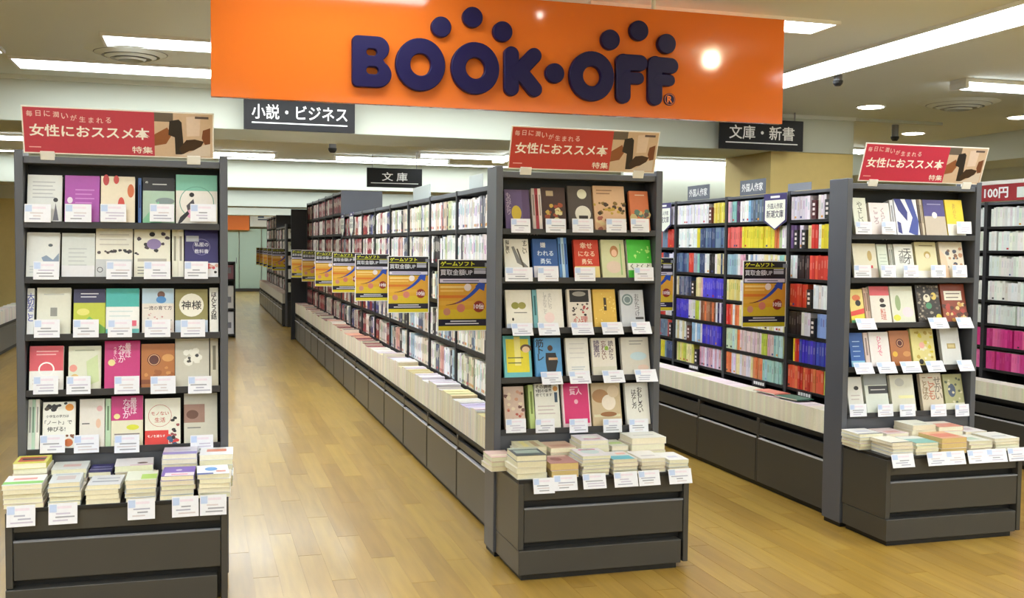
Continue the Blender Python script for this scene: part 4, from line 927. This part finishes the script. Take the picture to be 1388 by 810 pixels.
def put_book(kind, x, y, z, t, h_, d_, col, rr, stuff, label, group):
    if label and counts[kind] < 298:
        counts[kind] += 1
        k = MB(); spine(k, 0, 0, 0, t, h_, d_, col); spine_print(k, 0, 0, 0, t, h_, col, rr, .35 if kind == 'paperback' else 1)
        o = k.build(kind, M_PRINT); o.location = (x, y, z); tag(o, label, 'book', group)
    else:
        spine(stuff, x, y, z, t, h_, d_, col); spine_print(stuff, x, y, z, t, h_, col, rr, .35 if kind == 'paperback' else 1)
def divider(x, y, z, t, h_, col, label):
    r = empty('divider_card', (x, y, z)); tag(r, label, 'divider')
    part('plate', M_PRINT, r, lambda k: k.box(-.012, .12, 0, t, 0, h_, col))
    def tx(k):
        for i in range(3):
            z0 = h_ * (.2 + .25 * i); k.box(-.0135, -.0125, t * .25, t * .75, z0, z0 + h_ * .14, (.93, .9, .88))
    part('character_blocks', M_PRINT, r, tx)

LAV = (.87, .85, .90); WH = (.91, .91, .90); NV = (.20, .27, .42); RD = (.80, .22, .16); YL = (.86, .80, .18); CO = (.88, .42, .40); TL = (.55, .76, .72); PK = (.88, .68, .74)
BL = (.25, .22, .78); BG = (.85, .77, .74); CM = (.88, .84, .62); OR = (.88, .50, .30); SL = (.42, .52, .62); AQ = (.70, .83, .82); LM = (.72, .78, .3)
D = 'D'
RUNS = [  # per tier, in photo order (far to near): (px0, px1, colours or divider)
 [(912, 957, [LAV, WH]), (958, 964, D, (.35, .15, .12)), (964.5, 981, [YL, (.9, .85, .5)]), (983, 989, [(.7, .66, .68), PK]), (990, 995, [TL]), (996, 1000, [(.3, .18, .32)]), (1001, 1008, [WH, CM]), (1009, 1014, [(.55, .72, .88), WH]), (1015, 1064, [SL, (.35, .4, .45), (.5, .55, .62)]),
  (1069, 1094, [LAV, (.84, .8, .86)]), (1095, 1105, D, (.30, .08, .10)), (1106, 1115, [LAV, WH]), (1116, 1123, D, BK)],
 [(913, 917, [YL]), (918, 942, [WH, (.88, .9, .9)]), (943, 946.5, [YL]), (947, 981, [NV, SL, (.28, .36, .52)]), (983, 1003, [CO, (.86, .36, .34)]), (1004, 1047, [YL, (.88, .84, .25)]), (1048, 1053, [OR]), (1054, 1065, [WH, (.7, .78, .6)]),
  (1068, 1076, [(.35, .25, .45), LAV]), (1077, 1081, D, BK), (1082, 1086, [LAV]), (1087, 1092, D, BK), (1093, 1097, [CM, OR]), (1098, 1106, [RD, (.75, .3, .25)]), (1107, 1110, [WH]), (1111, 1122, [YL, (.4, .2, .25)])],
 [(913, 931, [NV, SL, (.25, .35, .5)]), (932, 938, [RD]), (939, 946, [(.6, .62, .68), TL]), (947, 953, [NV]), (954, 959, [WH]), (960, 967, [BK]), (968, 981, [WH, NV, CM]), (983, 998, [(.6, .72, .78), (.68, .78, .8)]), (999, 1008, [WH, PK]), (1009, 1012, [BK]), (1013, 1030, [WH, (.6, .68, .82)]), (1031, 1065, [TL, WH, CM]),
  (1068, 1078, [WH, (.85, .86, .88)]), (1079, 1095, [(.2, .13, .15), (.75, .35, .4), BK]), (1096, 1122, [RD, (.84, .3, .22)])],
 [(913, 919, [CM, WH]), (920, 935, [NV, (.45, .48, .58)]), (936, 942, D, BK), (943, 951, [PK, CM]), (952, 980, [BL, (.3, .28, .82)]), (983, 1002, [CM, (.85, .78, .45)]), (1003, 1064, [CM, WH, BG]),
  (1067, 1093, [RD, (.76, .26, .16)]), (1094, 1101, D, BK), (1102, 1122, [WH, (.88, .9, .92)])],
 [(913, 932, [BL, (.28, .25, .8)]), (933, 949, [LAV, LM, WH]), (950, 969, [(.6, .4, .28), OR, (.5, .3, .2)]), (970, 980, [LAV, (.2, .15, .35)]), (982, 1001, [RD, WH, OR, (.35, .35, .25)]), (1002, 1064, [WH, CM]),
  (1065, 1067, [WH]), (1068, 1086, [BK, (.14, .1, .12)]), (1087, 1098, [WH, LAV]), (1099, 1107, D, BK), (1108, 1122, [(.55, .65, .85), (.7, .76, .88)])],
 [(909, 914, D, BK), (915, 929, [WH, CM]), (930, 937, D, (.35, .18, .12)), (938, 951, [(.62, .76, .88), WH]), (952, 977, [BL, (.42, .36, .75)]), (980, 999, [AQ, (.75, .82, .7)]), (1000, 1003, [OR]), (1004, 1032, [BG, (.88, .8, .8)]), (1033, 1040, [LM]), (1041, 1049, [PK, BG]), (1050, 1061, [TL, AQ]),
  (1063, 1075, [YL, (.5, .2, .3), PK, (.35, .25, .4)]), (1076, 1084, [RD, YL]), (1085, 1122, [(.2, .2, .62), (.25, .3, .7), BL])],
 [(912, 917, [(.3, .25, .6)]), (918, 940, [CM, LM, (.85, .82, .4)]), (941, 948, D, BK), (949, 977, [PK, LAV, (.8, .68, .8)]), (979, 985, [AQ]), (986, 992, [OR]), (993, 1021, [BG, LAV, CM]), (1022, 1034, [OR, (.84, .56, .38)]), (1035, 1060, [AQ, (.62, .78, .74)]),
  (1062, 1118, [RD, (.86, .36, .24), OR]), (1119, 1123, [LM])]]
rr = random.Random(3)
stuffR = MB()
XF = RX + .2 + .008
rt_ord = ['top', 'second', 'third', 'fourth', 'fifth', 'sixth', 'lowest']
order = []
for ti, runs in enumerate(RUNS):
    z = RT[ti + 1] + .001; hmax = RT[ti] - .02 - RT[ti + 1] - .006
    names = {}
    prev = None
    for run in runs:
        vpx = {0: 290}.get(ti, 300)
        Ya = at(run[0], 400, 0, XF).y; Yb = at(run[1] + .8, 400, 0, XF).y      # far, near
        m0 = int((Yb - RY0) / rL)
        lo = RY0 + m0 * rL + .024; hi = RY0 + (m0 + 1) * rL - .024
        if (Ya + Yb) / 2 > hi: m0 += 1; lo += rL; hi += rL
        Yb = max(Yb, lo); Ya = min(Ya, hi)
        if Ya - Yb < .008: continue
        if run[2] == D:
            order.append(('d', ti, m0, Yb, min(Ya - Yb, .05), z, run[3])); continue
        n = max(1, round((Ya - Yb) / .031)); t = (Ya - Yb) / n
        for i in range(n):
            y = Ya - (i + 1) * t
            order.append(('b', ti, m0, y, t - .0008, z, run[2], hmax))
for m in (0, 1, 2, 3):
    nmc = {}
    for e in [q for q in order if q[2] == m]:
        ti = e[1]
        place = ['nearest the right stand', 'second from the right stand', 'third from the right stand', 'fourth from the right stand'][m]
        if e[0] == 'd':
            key_ = ('d', ti); nmc[key_] = nmc.get(key_, -1) + 1
            divider(XF - .002, e[3], e[5], e[4], .122, e[6], '%s dark author divider with pale characters, %s tier, bookcase %s' % (nth(nmc[key_]), rt_ord[ti], place)); continue
        c = jit(rr.choice(e[6]), .04); nme = nm_(c); key_ = (ti, nme); nmc[key_] = nmc.get(key_, -1) + 1
        h_ = min(e[7], .153 + rr.uniform(-.003, .003))
        lb = '%s %s paperback from left on the %s tier, bookcase %s' % (nth(nmc[key_]), nme, rt_ord[ti], place) if m < 2 else None
        put_book('paperback', XF + rr.uniform(0, .006), e[3], e[5], e[4], h_, .11, c, rr, stuffR, lb, None)
# remaining bookcases of that row and of the row at the picture edge
def fill(stuff, x, y0, L, tiers, hb, pal, rr, d_=.12, tw=(.018, .036), soft=1.0):
    for ti in range(len(tiers) - 1):
        z = tiers[ti + 1] + .001; hm = tiers[ti] - .03 - tiers[ti + 1] - .008
        y = y0 + .024
        p = pal(ti)
        while y < y0 + L - .024 - tw[1]:
            c0 = rr.choice(p); n = rr.randint(1, 6)
            for _ in range(n):
                t = rr.uniform(*tw)
                if y + t > y0 + L - .024: break
                c = jit(c0, .05); h_ = min(hm, hb + rr.uniform(-.012, .012))
                spine(stuff, x, y, z, t - .0008, h_, d_, c); spine_print(stuff, x, y, z, t - .0008, h_, c, rr, soft); y += t
                if rr.random() < .015: y += .02
for m in (3, 4, 5):
    fill(stuffR, XF, RY0 + m * rL, rL, RT, .148, lambda ti: [WH, LAV, NV, RD, YL, CM, SL], rr, soft=.35)
tag(stuffR.build('paperback_rows', M_PRINT), 'rows of small coloured paperbacks farther back in the right aisle', 'books', None, 'stuff')
stuffT = MB()
MG = (.80, .25, .52)
for m in range(4):
    fill(stuffT, TX + .208, 5.2 + m * rL, rL, RT, .148, lambda ti: [(.88, .9, .88), (.9, .9, .87)] if ti < 5 else [MG, (.85, .4, .6), (.75, .2, .48)], rr, soft=.15)
tag(stuffT.build('paperback_rows', M_PRINT), 'white and magenta paperbacks in the row at the right edge', 'books', None, 'stuff')

# middle row, spines to the left aisle
PC = [(.94, .93, .91), (.92, .91, .87), (.92, .93, .94), (.95, .94, .93), (.94, .93, .91), (.92, .92, .93), (.86, .80, .72), (.84, .62, .58), (.3, .35, .45), (.80, .82, .68), (.2, .2, .22), (.66, .75, .80), (.93, .90, .82)]
PF = [(.55, .10, .17), (.50, .10, .16), (.46, .08, .14), (.90, .87, .83), (.60, .16, .2), (.93, .91, .88)]
PM = [(.93, .92, .9), (.92, .9, .87), (.2, .22, .45), (.85, .83, .78), (.5, .55, .6), (.86, .84, .8), (.6, .25, .25), (.15, .15, .18)]
stuffC = MB(); XC = CX + .2 + .01
for m in (1, 2):
    for ti in range(5):
        z = CT[ti + 1] + .001; hm = CT[ti] - .03 - CT[ti + 1] - .008
        y = CY0 + (m + 1) * cL - .024; nmc = {}
        pal = [(.92, .91, .93), (.93, .92, .92), (.90, .88, .86), (.5, .5, .55)] if (m == 1 and ti < 2) else PC
        while y > CY0 + m * cL + .061:
            c0 = rr.choice(pal)
            for _ in range(rr.choice([1, 1, 2, 3, 4])):
                t = rr.uniform(.024, .036)
                if y - t < CY0 + m * cL + .024: break
                c = jit(c0, .05); nme = nm_(c); nmc[nme] = nmc.get(nme, -1) + 1
                y -= t
                lb = '%s %s spine from left, %s tier, %s bookcase behind the centre stand' % (nth(nmc[nme]), nme, ['top', 'second', 'third', 'fourth', 'lowest'][ti], 'nearer' if m == 1 else 'next')
                put_book('hardcover', XC + rr.uniform(0, .006), y, z, t - .0008, min(hm, rr.choice([.19, .2, .205, .21])), .14, c, rr, stuffC, lb, None)
for m in (0, 3, 4, 5, 6, 7, 8):
    fill(stuffC, XC, CY0 + m * cL, cL, CT, .2, (lambda ti: PC) if m < 5 else (lambda ti: PM + PF[:2]), rr, .14, (.022, .042))
T2 = [2.29, 2.02, 1.75, 1.47, 1.195, .91, .645]
for m in range(9, 14):
    fill(stuffC, XC, CY0 + m * cL, cL, T2, .2, lambda ti: PF, rr, .14, (.025, .045))
tag(stuffC.build('hardcover_rows', M_PRINT), 'rows of maroon and pale spines farther back in the middle row', 'books', None, 'stuff')
stuffF = MB()
for i in range(9):
    fill(stuffF, XC, FY0 + i * cL, cL, T2 if i > 4 else CT, .2, lambda ti: PM + PF, rr, .14, (.03, .05))
tag(stuffF.build('hardcover_rows', M_PRINT), 'rows of mixed spines in the far row beyond the end panel', 'books', None, 'stuff')

stuffL = MB()
for i in range(6):
    fill(stuffL, .208, -i * cL, cL, CT, .2, lambda ti: PC, rr, .14, (.024, .042))
for a in range(int(6 * cL / .044)):
    y_ = -5 * cL + .01 + a * .044; stuffL.box(.012, .18, y_, y_ + .041, .471, .471 + rr.uniform(.16, .2), jit((.9, .87, .8), .04))
o = stuffL.build('hardcover_rows', M_PRINT); o.location = (.03, 6.35, 0); o.rotation_euler = (0, 0, math.pi)
tag(o, 'books of the row hidden behind the left stand', 'books', None, 'stuff')

# books packed spine-up on the counters, page ends to the aisle
def upright_end(x, y, z, t, h_, d_, top, label, page, k2=None):
    if k2 is not None:
        k2.box(x, x + d_, y, y + t, z, z + h_, page, {'+z': top}); return
    k = MB()
    k.box(0, d_, 0, t, 0, h_, page, {'+z': top})
    k.box(-.001, d_, -.0001, .0012, 0, h_ + .001, top); k.box(-.001, d_, t - .0012, t + .0001, 0, h_ + .001, top); k.box(-.001, d_, 0, t, h_, h_ + .001, top)
    o = k.build('book', M_PAGES); o.location = (x, y, z); tag(o, label, 'book')
stuffP = MB()
y = CY0 + .02; i = 0
while y < CY0 + 14 * cL - .05:
    n = rr.randint(3, 6); h_ = rr.uniform(.165, .205); far = y > CY0 + 5 * cL
    tc = rr.choice([(.86, .84, .86), (.80, .76, .74), (.88, .86, .84), (.72, .66, .64), (.82, .80, .88), (.84, .78, .6)] if not far else [(.55, .16, .2), (.3, .3, .34), (.85, .8, .76), (.8, .55, .45), (.48, .1, .16)])
    for _ in range(n):
        t = rr.uniform(.034, .05)
        hh = h_ + rr.uniform(-.004, .004)
        if y < CY0 + 3 * cL:
            upright_end(CX + .012, y, .451, t - .001, hh, .17, jit(tc, .06), '%s page-end book from the centre stand along the middle row counter' % nth(i), jit((.90, .88, .80), .03)); i += 1
        else:
            upright_end(CX + .012, y, .451, t - .001, hh, .17, jit(tc, .06), None, jit((.90, .87, .80), .04), stuffP)
        y += t
    y += .006
for a in range(9 * 20):
    y = FY0 + .02 + a * .045; upright_end(CX + .012, y, .451, .042, rr.uniform(.17, .2), .17, jit((.75, .6, .55), .1), None, (.88, .86, .8), stuffP)
tag(stuffP.build('counter_books', M_PAGES), 'books packed spine-up on the counter farther down the middle row', 'books', None, 'stuff')
stuffQ = MB(); y = RY0 + .02; i = 0
while y < RY0 + 6 * rL - .04:
    t = rr.uniform(.024, .03); tc = (.90, .84, .86) if int((y - RY0) / .3) % 3 else (.88, .86, .78)
    if False:
        upright_end(RX + .012, y, .491, t - .0006, .138, .15, jit(tc, .04), '%s page-end paperback from the right stand along the right row counter' % nth(i), jit((.91, .89, .80), .025)); i += 1
    else: upright_end(RX + .012, y, .491, t - .0006, .138, .15, jit(tc, .04), None, jit((.91, .89, .80), .025), stuffQ)
    y += t
y = 5.22
while y < 5.2 + 4 * rL - .04:
    upright_end(TX + .012, y, .491, .027, .108, .15, jit((.9, .88, .84), .04), None, jit((.9, .88, .79), .03), stuffQ); y += .028
tag(stuffQ.build('counter_books', M_PAGES), 'cream page-end paperbacks on the counters farther back at right', 'books', None, 'stuff')
# a few books and black labels lying on top of that run
for (p, v, col, lb) in ((1045, 529, (.86, .50, .42), 'thin coral booklet lying on the right counter books'), (1075, 533, (.25, .45, .38), 'thin dark green booklet lying on the right counter books')):
    q = at(p, v, 0, RX + .08)
    k = MB(); k.box(-.06, .07, -.12, .12, 0, .006, col, {'-x': (.9, .9, .85)}); k.box(-.055, .065, -.115, .115, .006, .0066, tuple(min(1, c + .06) for c in col))
    o = k.build('booklet', M_PRINT); o.location = (RX + .08, q.y, .6405); o.rotation_euler = (0, 0, .1); tag(o, lb, 'booklet')
for i, p in enumerate((941, 1030, 1092)):
    yv = at(p, 500, 0, RX + .19).y
    r = empty('shelf_label', (RX + .185, yv, .632)); tag(r, 'black shelf label with white print, %s from left above the right counter books' % nth(i), 'label')
    part('plate', M_PRINT, r, lambda k: k.box(-.003, 0, -.09, .09, 0, .045, BK))
    part('print', M_PRINT, r, lambda k: [k.box(-.0042, -.0032, -.075 + j * .03, -.053 + j * .03, .012, .033, WHITE) for j in range(5)])

# ------------------------------------------------------------------ hanging posters (flags square to the aisle)
def poster_mesh():
    k = MB(); w_, h_ = .33, .445
    k.box(0, w_, 0, .002, 0, h_, (.93, .93, .92))
    Y = -.0006
    def q(a, b, c, d, col, e=0): k.poly([(a * w_, Y - e, b * h_), (c * w_, Y - e, b * h_), (c * w_, Y - e, d * h_), (a * w_, Y - e, d * h_)], col)
    q(.02, .01, .98, .99, (.84, .78, .16))
    q(.02, .73, .98, .99, (.10, .09, .12), .0002)
    text(k, 'ゲームソフト', w_ * .38, h_ * .94, w=w_ * .66, h=h_ * .065, y=Y - .0005, col=(.88, .9, .2), bold=.03)
    q(.04, .885, .94, .895, (.8, .8, .2), .0004)
    text(k, '買取金額UP', w_ * .36, h_ * .82, w=w_ * .62, h=h_ * .085, y=Y - .0005, col=(.85, .85, .88), bold=.008)
    q(.70, .80, .93, .85, (.7, .7, .75), .0004); q(.70, .86, .93, .875, (.8, .8, .82), .0004)
    q(.02, .66, .98, .745, (.12, .10, .2), .0003); q(.04, .675, .96, .73, (.84, .82, .88), .0004)
    q(.1, .695, .8, .71, (.4, .38, .5), .0005)
    q(.02, .17, .98, .655, (.86, .63, .20), .0003)
    q(.02, .17, .98, .30, (.86, .74, .18), .00035); q(.02, .30, .98, .36, (.87, .66, .18), .00036); q(.02, .36, .7, .42, (.88, .68, .24), .0004); q(.02, .46, .6, .5, (.85, .48, .16), .0004); q(.05, .60, .6, .63, (.92, .8, .5), .0004); q(.05, .55, .5, .575, (.92, .75, .4), .0004)
    # rising arrow
    pts = []; n = 10
    lo = [(.16 + .66 * t, .36 + .02 * t + .22 * t ** 2.4) for t in [i / n for i in range(n + 1)]]
    up = [(.16 + .62 * t, .365 + .05 * t + .235 * t ** 2.2) for t in [i / n for i in range(n + 1)]]
    for i in range(n):
        c = (.45, .25, .2) if i < 3 else ((.5, .3, .45) if i < 5 else (.16, .30, .68))
        k.poly([(lo[i][0] * w_, Y - .0006, lo[i][1] * h_), (lo[i + 1][0] * w_, Y - .0006, lo[i + 1][1] * h_), (up[i + 1][0] * w_, Y - .0006, up[i + 1][1] * h_), (up[i][0] * w_, Y - .0006, up[i][1] * h_)], c)
    k.poly([(x * w_, Y - .0007, z * h_) for x, z in ((.72, .62), (.90, .56), (.92, .66), (.80, .68))], (.16, .30, .68))
    for (cx, cz, r1, c) in ((.18, .27, .07, (.80, .55, .45)), (.45, .32, .08, (.82, .50, .42)), (.80, .34, .11, (.58, .20, .13)), (.58, .61, .07, (.93, .88, .85))):
        k.poly([(cx * w_ + r1 * w_ * math.cos(i * .3491), Y - .0008, cz * h_ + r1 * w_ * math.sin(i * .3491)) for i in range(18)], c)
    text(k, '10倍', w_ * .8, h_ * .345, w=w_ * .2, y=Y - .0010, col=(.95, .9, .9), bold=.03)
    q(.02, .07, .98, .165, (.12, .11, .2), .0005); q(.25, .13, .75, .145, (.9, .9, .92), .0007); q(.15, .095, .8, .11, (.9, .9, .92), .0007)
    return k.mesh('poster', M_PRINT)
PMESH = poster_mesh()
CLM = MB(); CLM.box(.30, .345, -.002, .006, .40, .425); CLM = CLM.mesh('clip', M_GREY)
def poster(x, y, z, label, group=None, rz=0):
    o = bpy.data.objects.new('poster', PMESH); COL.objects.link(o); o.location = (x, y, z); o.rotation_euler = (0, 0, rz)
    c = bpy.data.objects.new('clip', CLM); COL.objects.link(c); c.parent = o
    tag(o, label, 'poster', group)
for i in range(7):
    poster(CX - .13, CY0 + .9 + 1.8 * i - .004, 1.075, 'yellow and black game sale poster jutting out, %s back from the centre stand' % nth(i))
for i in range(2):
    poster(RX - .135, RY0 + rL + 2 * rL * i - .004, 1.08, 'yellow and black game sale poster in the right row, %s from the right stand' % nth(i))
for i in range(5):
    poster(CX - .13, FY0 + .9 + 1.55 * i, 1.075, 'yellow and black game sale poster on the far row, %s from its near end' % nth(i))

# end unit of the far row, facing the camera, with white books face-out
r = empty('display_stand', (CX + .06, FY0 - .2, 0)); tag(r, 'narrow dark display stand at the near end of the far row', 'shelf')
bx('side_panel', M_METAL, r, 0, .03, 0, .18, .02, 2.0); bx('side_panel', M_METAL, r, .89, .92, 0, .18, .02, 2.0); bx('back_panel', M_BLACK, r, .03, .89, .16, .175, .02, 2.0)
for z in (1.98, 1.72, 1.47, 1.2, .94, .68): bx('shelf', M_BLACK, r, .03, .89, 0, .16, z - .02, z)
bx('front_panel', M_BLACK, r, .03, .89, .01, .03, 0, .5)
for i, z in enumerate((1.72, 1.47, 1.2, .94, .68)):
    for j in range(3):
        c = [(.9, .9, .86), (.84, .86, .8), (.92, .88, .84)][(i + j) % 3]
        cover_book(CX + .06 + .15 + j * .27, FY0 - .195, z + .001, .2, .19, c, [('r', .2, .2, .8, .4, (.6, .6, .55))], '%s book face-out, %s across, tier %s down, far display stand' % (nm_(c), nth(j), nth(i)), tilt=.2)

# small rack seen past the right side of the left stand
q = at(314, 456, 2, 0)
r = empty('book_rack', (q.x - .06, 18.6, 0)); tag(r, 'small black rack of white books just right of the left stand', 'rack')
bx('side_panel', M_BLACK, r, -.12, -.1, 0, .3, 0, 1.3); bx('side_panel', M_BLACK, r, .1, .12, 0, .3, 0, 1.3); bx('back_panel', M_BLACK, r, -.1, .1, .28, .3, 0, 1.3)
for z in (.06, .5, 1.0, 1.3): bx('shelf', M_BLACK, r, -.1, .1, 0, .28, z - .03, z)
for i, (z, c) in enumerate(((.061, (.9, .9, .92)), (.501, (.92, .92, .92)), (1.001, (.55, .35, .4)))):
    k = MB(); k.box(-.09, .09, .03, .26, 0, .38 if i < 2 else .24, c); k.box(-.05, .05, .028, .03, .1, .2, (.5, .5, .55))
    o = k.build('book_box', M_PRINT); o.location = (q.x - .06, 18.6, z); tag(o, ['white boxed set on the lowest tier of the small black rack', 'white boxed set on the middle tier of the small black rack', 'dull red boxed set on the top tier of the small black rack'][i], 'box')

# low rack in the gap at the left picture edge
r = empty('low_rack', (-2.68, 14.4, 0)); tag(r, 'low dark counter with pale books at the left picture edge', 'shelf')
bx('body', M_BASE, r, -.6, 0, 0, 4.1, .06, .40, .004); bx('toe_kick', M_BLACK, r, -.58, -.03, .02, 4.08, 0, .06)
bx('counter', M_BLACK, r, -.6, .01, 0, 4.1, .40, .43); bx('rail', M_BASE, r, -.005, .012, 0, 4.1, .25, .36)
k = MB(); y = 0
while y < 4.0:
    t = rr.uniform(.03, .05); k.box(-.2, -.02, y, y + t - .001, 0, rr.uniform(.17, .2), jit((.9, .88, .84), .05)); y += t
o = k.build('counter_books', M_PAGES); o.location = (-2.68, 14.42, .431); tag(o, 'pale books packed on the low counter at the left edge', 'books', None, 'stuff')

# category signs and holders on top of the rows
def row_sign(p0, p1, v0, v1, xpl, txt, label, col=(.36, .38, .42)):
    A = at(p0, v1, 0, xpl); Bq = at(p1, v1, 0, xpl); T = at((p0 + p1) / 2, v0, 0, xpl)
    L = A.y - Bq.y; zb = min(A.z, Bq.z); h_ = max(.05, T.z - zb)
    r = empty('row_sign', (xpl, (A.y + Bq.y) / 2, 1.998), (0, 0, -math.pi / 2)); tag(r, label, 'sign')
    bx('plate', M_PRINT, r, -L / 2, L / 2, 0, .006, .0, h_, col=col)
    if txt: part('lettering', M_PRINT, r, lambda k: text(k, txt, 0, h_ * .5, w=L * .84, h=h_ * .55, y=-.0012, bold=.01))
    return r
row_sign(932, 961, 253, 271, 3.86, '外国人作家', 'grey sign with white characters, left one on top of the right row')
row_sign(1003, 1037, 243, 262, 3.86, '外国人作家', 'grey sign with white characters, right one on top of the right row')
row_sign(1068, 1099, 249, 258, 3.86, None, 'blank grey plate on top of the right row by the stand', (.50, .52, .56))
for (a, b, c, d, lb) in ((636, 654, 236, 252, 'clear plastic sign holder on the middle row nearest the centre stand'), (560, 583, 251, 266, 'clear plastic sign holder further back on the middle row')):
    row_sign(a, b, c, d, 1.80, None, lb, (.70, .73, .72))
# tall section end cheek
k = MB(); k.box(CX + .2, CX + .73, CY0 + 9 * cL - .012, CY0 + 9 * cL - .001, 2.0, 2.3); tag(k.build('end_panel', M_METAL), 'grey end cheek where the middle row steps up', 'panel')
def shield(y, z, x, label, s_=1.0):
    r = empty('shield_sign', (x, y, z), (0, 0, -math.pi / 2)); tag(r, label, 'sign')
    P = [(-.15, .22), (-.15, .03), (0, -.03), (.15, .03), (.15, .22)]
    def f(k):
        k.poly([(a * s_, 0, b * s_) for a, b in reversed(P)], (.22, .18, .42)); k.poly([(a * s_, .003, b * s_) for a, b in P], (.9, .9, .9))
        k.poly([(a * .88 * s_, -.0006, (b if b > .1 else b + .008) * s_ * (.8 if b > .1 else 1)) for a, b in reversed(P)], (.93, .94, .88))
        k.box(-.06 * s_, .06 * s_, -.001, -.0005, .19 * s_, .205 * s_, WHITE)
    part('plate', M_PRINT, r, f)
    part('lettering', M_PRINT, r, lambda k: (text(k, '外国人作家', 0, .135 * s_, w=.2 * s_, y=-.0012, col=(.35, .33, .38)), text(k, '新潮文庫', 0, .08 * s_, w=.22 * s_, y=-.0012, col=(.25, .22, .32), bold=.01)))
ys = at(1050, 290, 0, 3.79).y
shield(ys, 1.765, 3.792, 'white shield-shaped sign on the top tier of the right row')
shield(at(899, 290, 0, 3.79).y, 1.765, 3.792, 'shield-shaped sign half hidden by the centre stand')
for i, p in enumerate((464, 476)):
    shield(at(p, 300, 0, 1.73).y, 1.74, 1.732, 'small white shield sign on the middle row, %s one' % ['farther', 'nearer'][i], 1.15)
# red 100 yen sign of the row at the right edge
yq = at(1350, 268, 0, TX + .19).y
r = empty('price_sign', (TX + .19, 6.3, 1.998), (0, 0, -math.pi / 2)); tag(r, 'dark red 100 yen sign strip on top of the right edge row', 'sign')
bx('plate', M_PRINT, r, -1.0, 1.0, 0, .01, 0, .13, col=(.62, .14, .17))
bx('trim', M_PRINT, r, -1.0, 1.0, -.002, .012, .131, .16, col=(.93, .92, .9))
def t100(k):
    yv = 6.3 - yq
    text(k, '100円', yv, .065, w=.26, h=.085, y=-.0012, bold=.03)
    k.box(yv + .22, yv + .55, -.0015, -.0005, .02, .10, (.86, .9, .88))
    k.box(yv - .2, yv - .17, -.0015, -.0005, .02, .1, (.9, .7, .7))
part('lettering', M_PRINT, r, t100)

# ------------------------------------------------------------------ groups of alike things
for o in S.objects:
    if o.parent or 'label' not in o: continue
    l = o['label']; n = o.name.split('.')[0]; g = None
    st = next((k for k in ('left', 'centre', 'right') if l.endswith('the %s stand' % k) or l.endswith('the %s cabinet' % k)), None)
    if n == 'book' and st: g = ('books shown on the %s stand' if l.endswith('stand') else 'piled books on the %s cabinet') % st
    elif n == 'book' and 'counter' in l: g = 'books packed spine-up on the middle row counter'
    elif n == 'book' and 'far display stand' in l: g = 'books on the far display stand'
    elif n == 'price_card': g = ('price cards on the %s stand' if l.endswith('stand') else 'price cards along the %s cabinet') % st
    elif n == 'paperback': g = 'paperbacks in the right row bookcases'
    elif n == 'hardcover': g = 'spines in the near bookcases of the middle row'
    elif n == 'divider_card': g = 'author dividers among the right row paperbacks'
    elif n == 'bookcase': g = 'dark steel bookcases in rows'
    elif n == 'poster': g = 'game sale posters jutting from the bookcases'
    elif n == 'banner': g = 'red banners on the display stands'
    elif n == 'display_cabinet': g = 'low cabinets in front of the display stands'
    elif n in ('ceiling_light', 'tube_light'): g = 'ceiling lights'
    elif n == 'downlight': g = 'round downlights'
    elif n == 'security_camera': g = 'dome cameras on the ceiling'
    elif n == 'air_vent': g = 'round ceiling diffusers'
    elif n == 'shield_sign': g = 'shield-shaped signs on the bookcases'
    elif n == 'row_sign': g = 'signs on top of the rows'
    elif n == 'hanging_sign': g = 'black hanging signs'
    elif n == 'shelf_label': g = 'black shelf labels above the right counter books'
    elif n == 'booklet': g = 'booklets on the right counter books'
    elif n == 'book_box': g = 'boxed sets on the small rack'
    if g: o['group'] = g
    if len(l.split()) > 16: print('LONG', l)
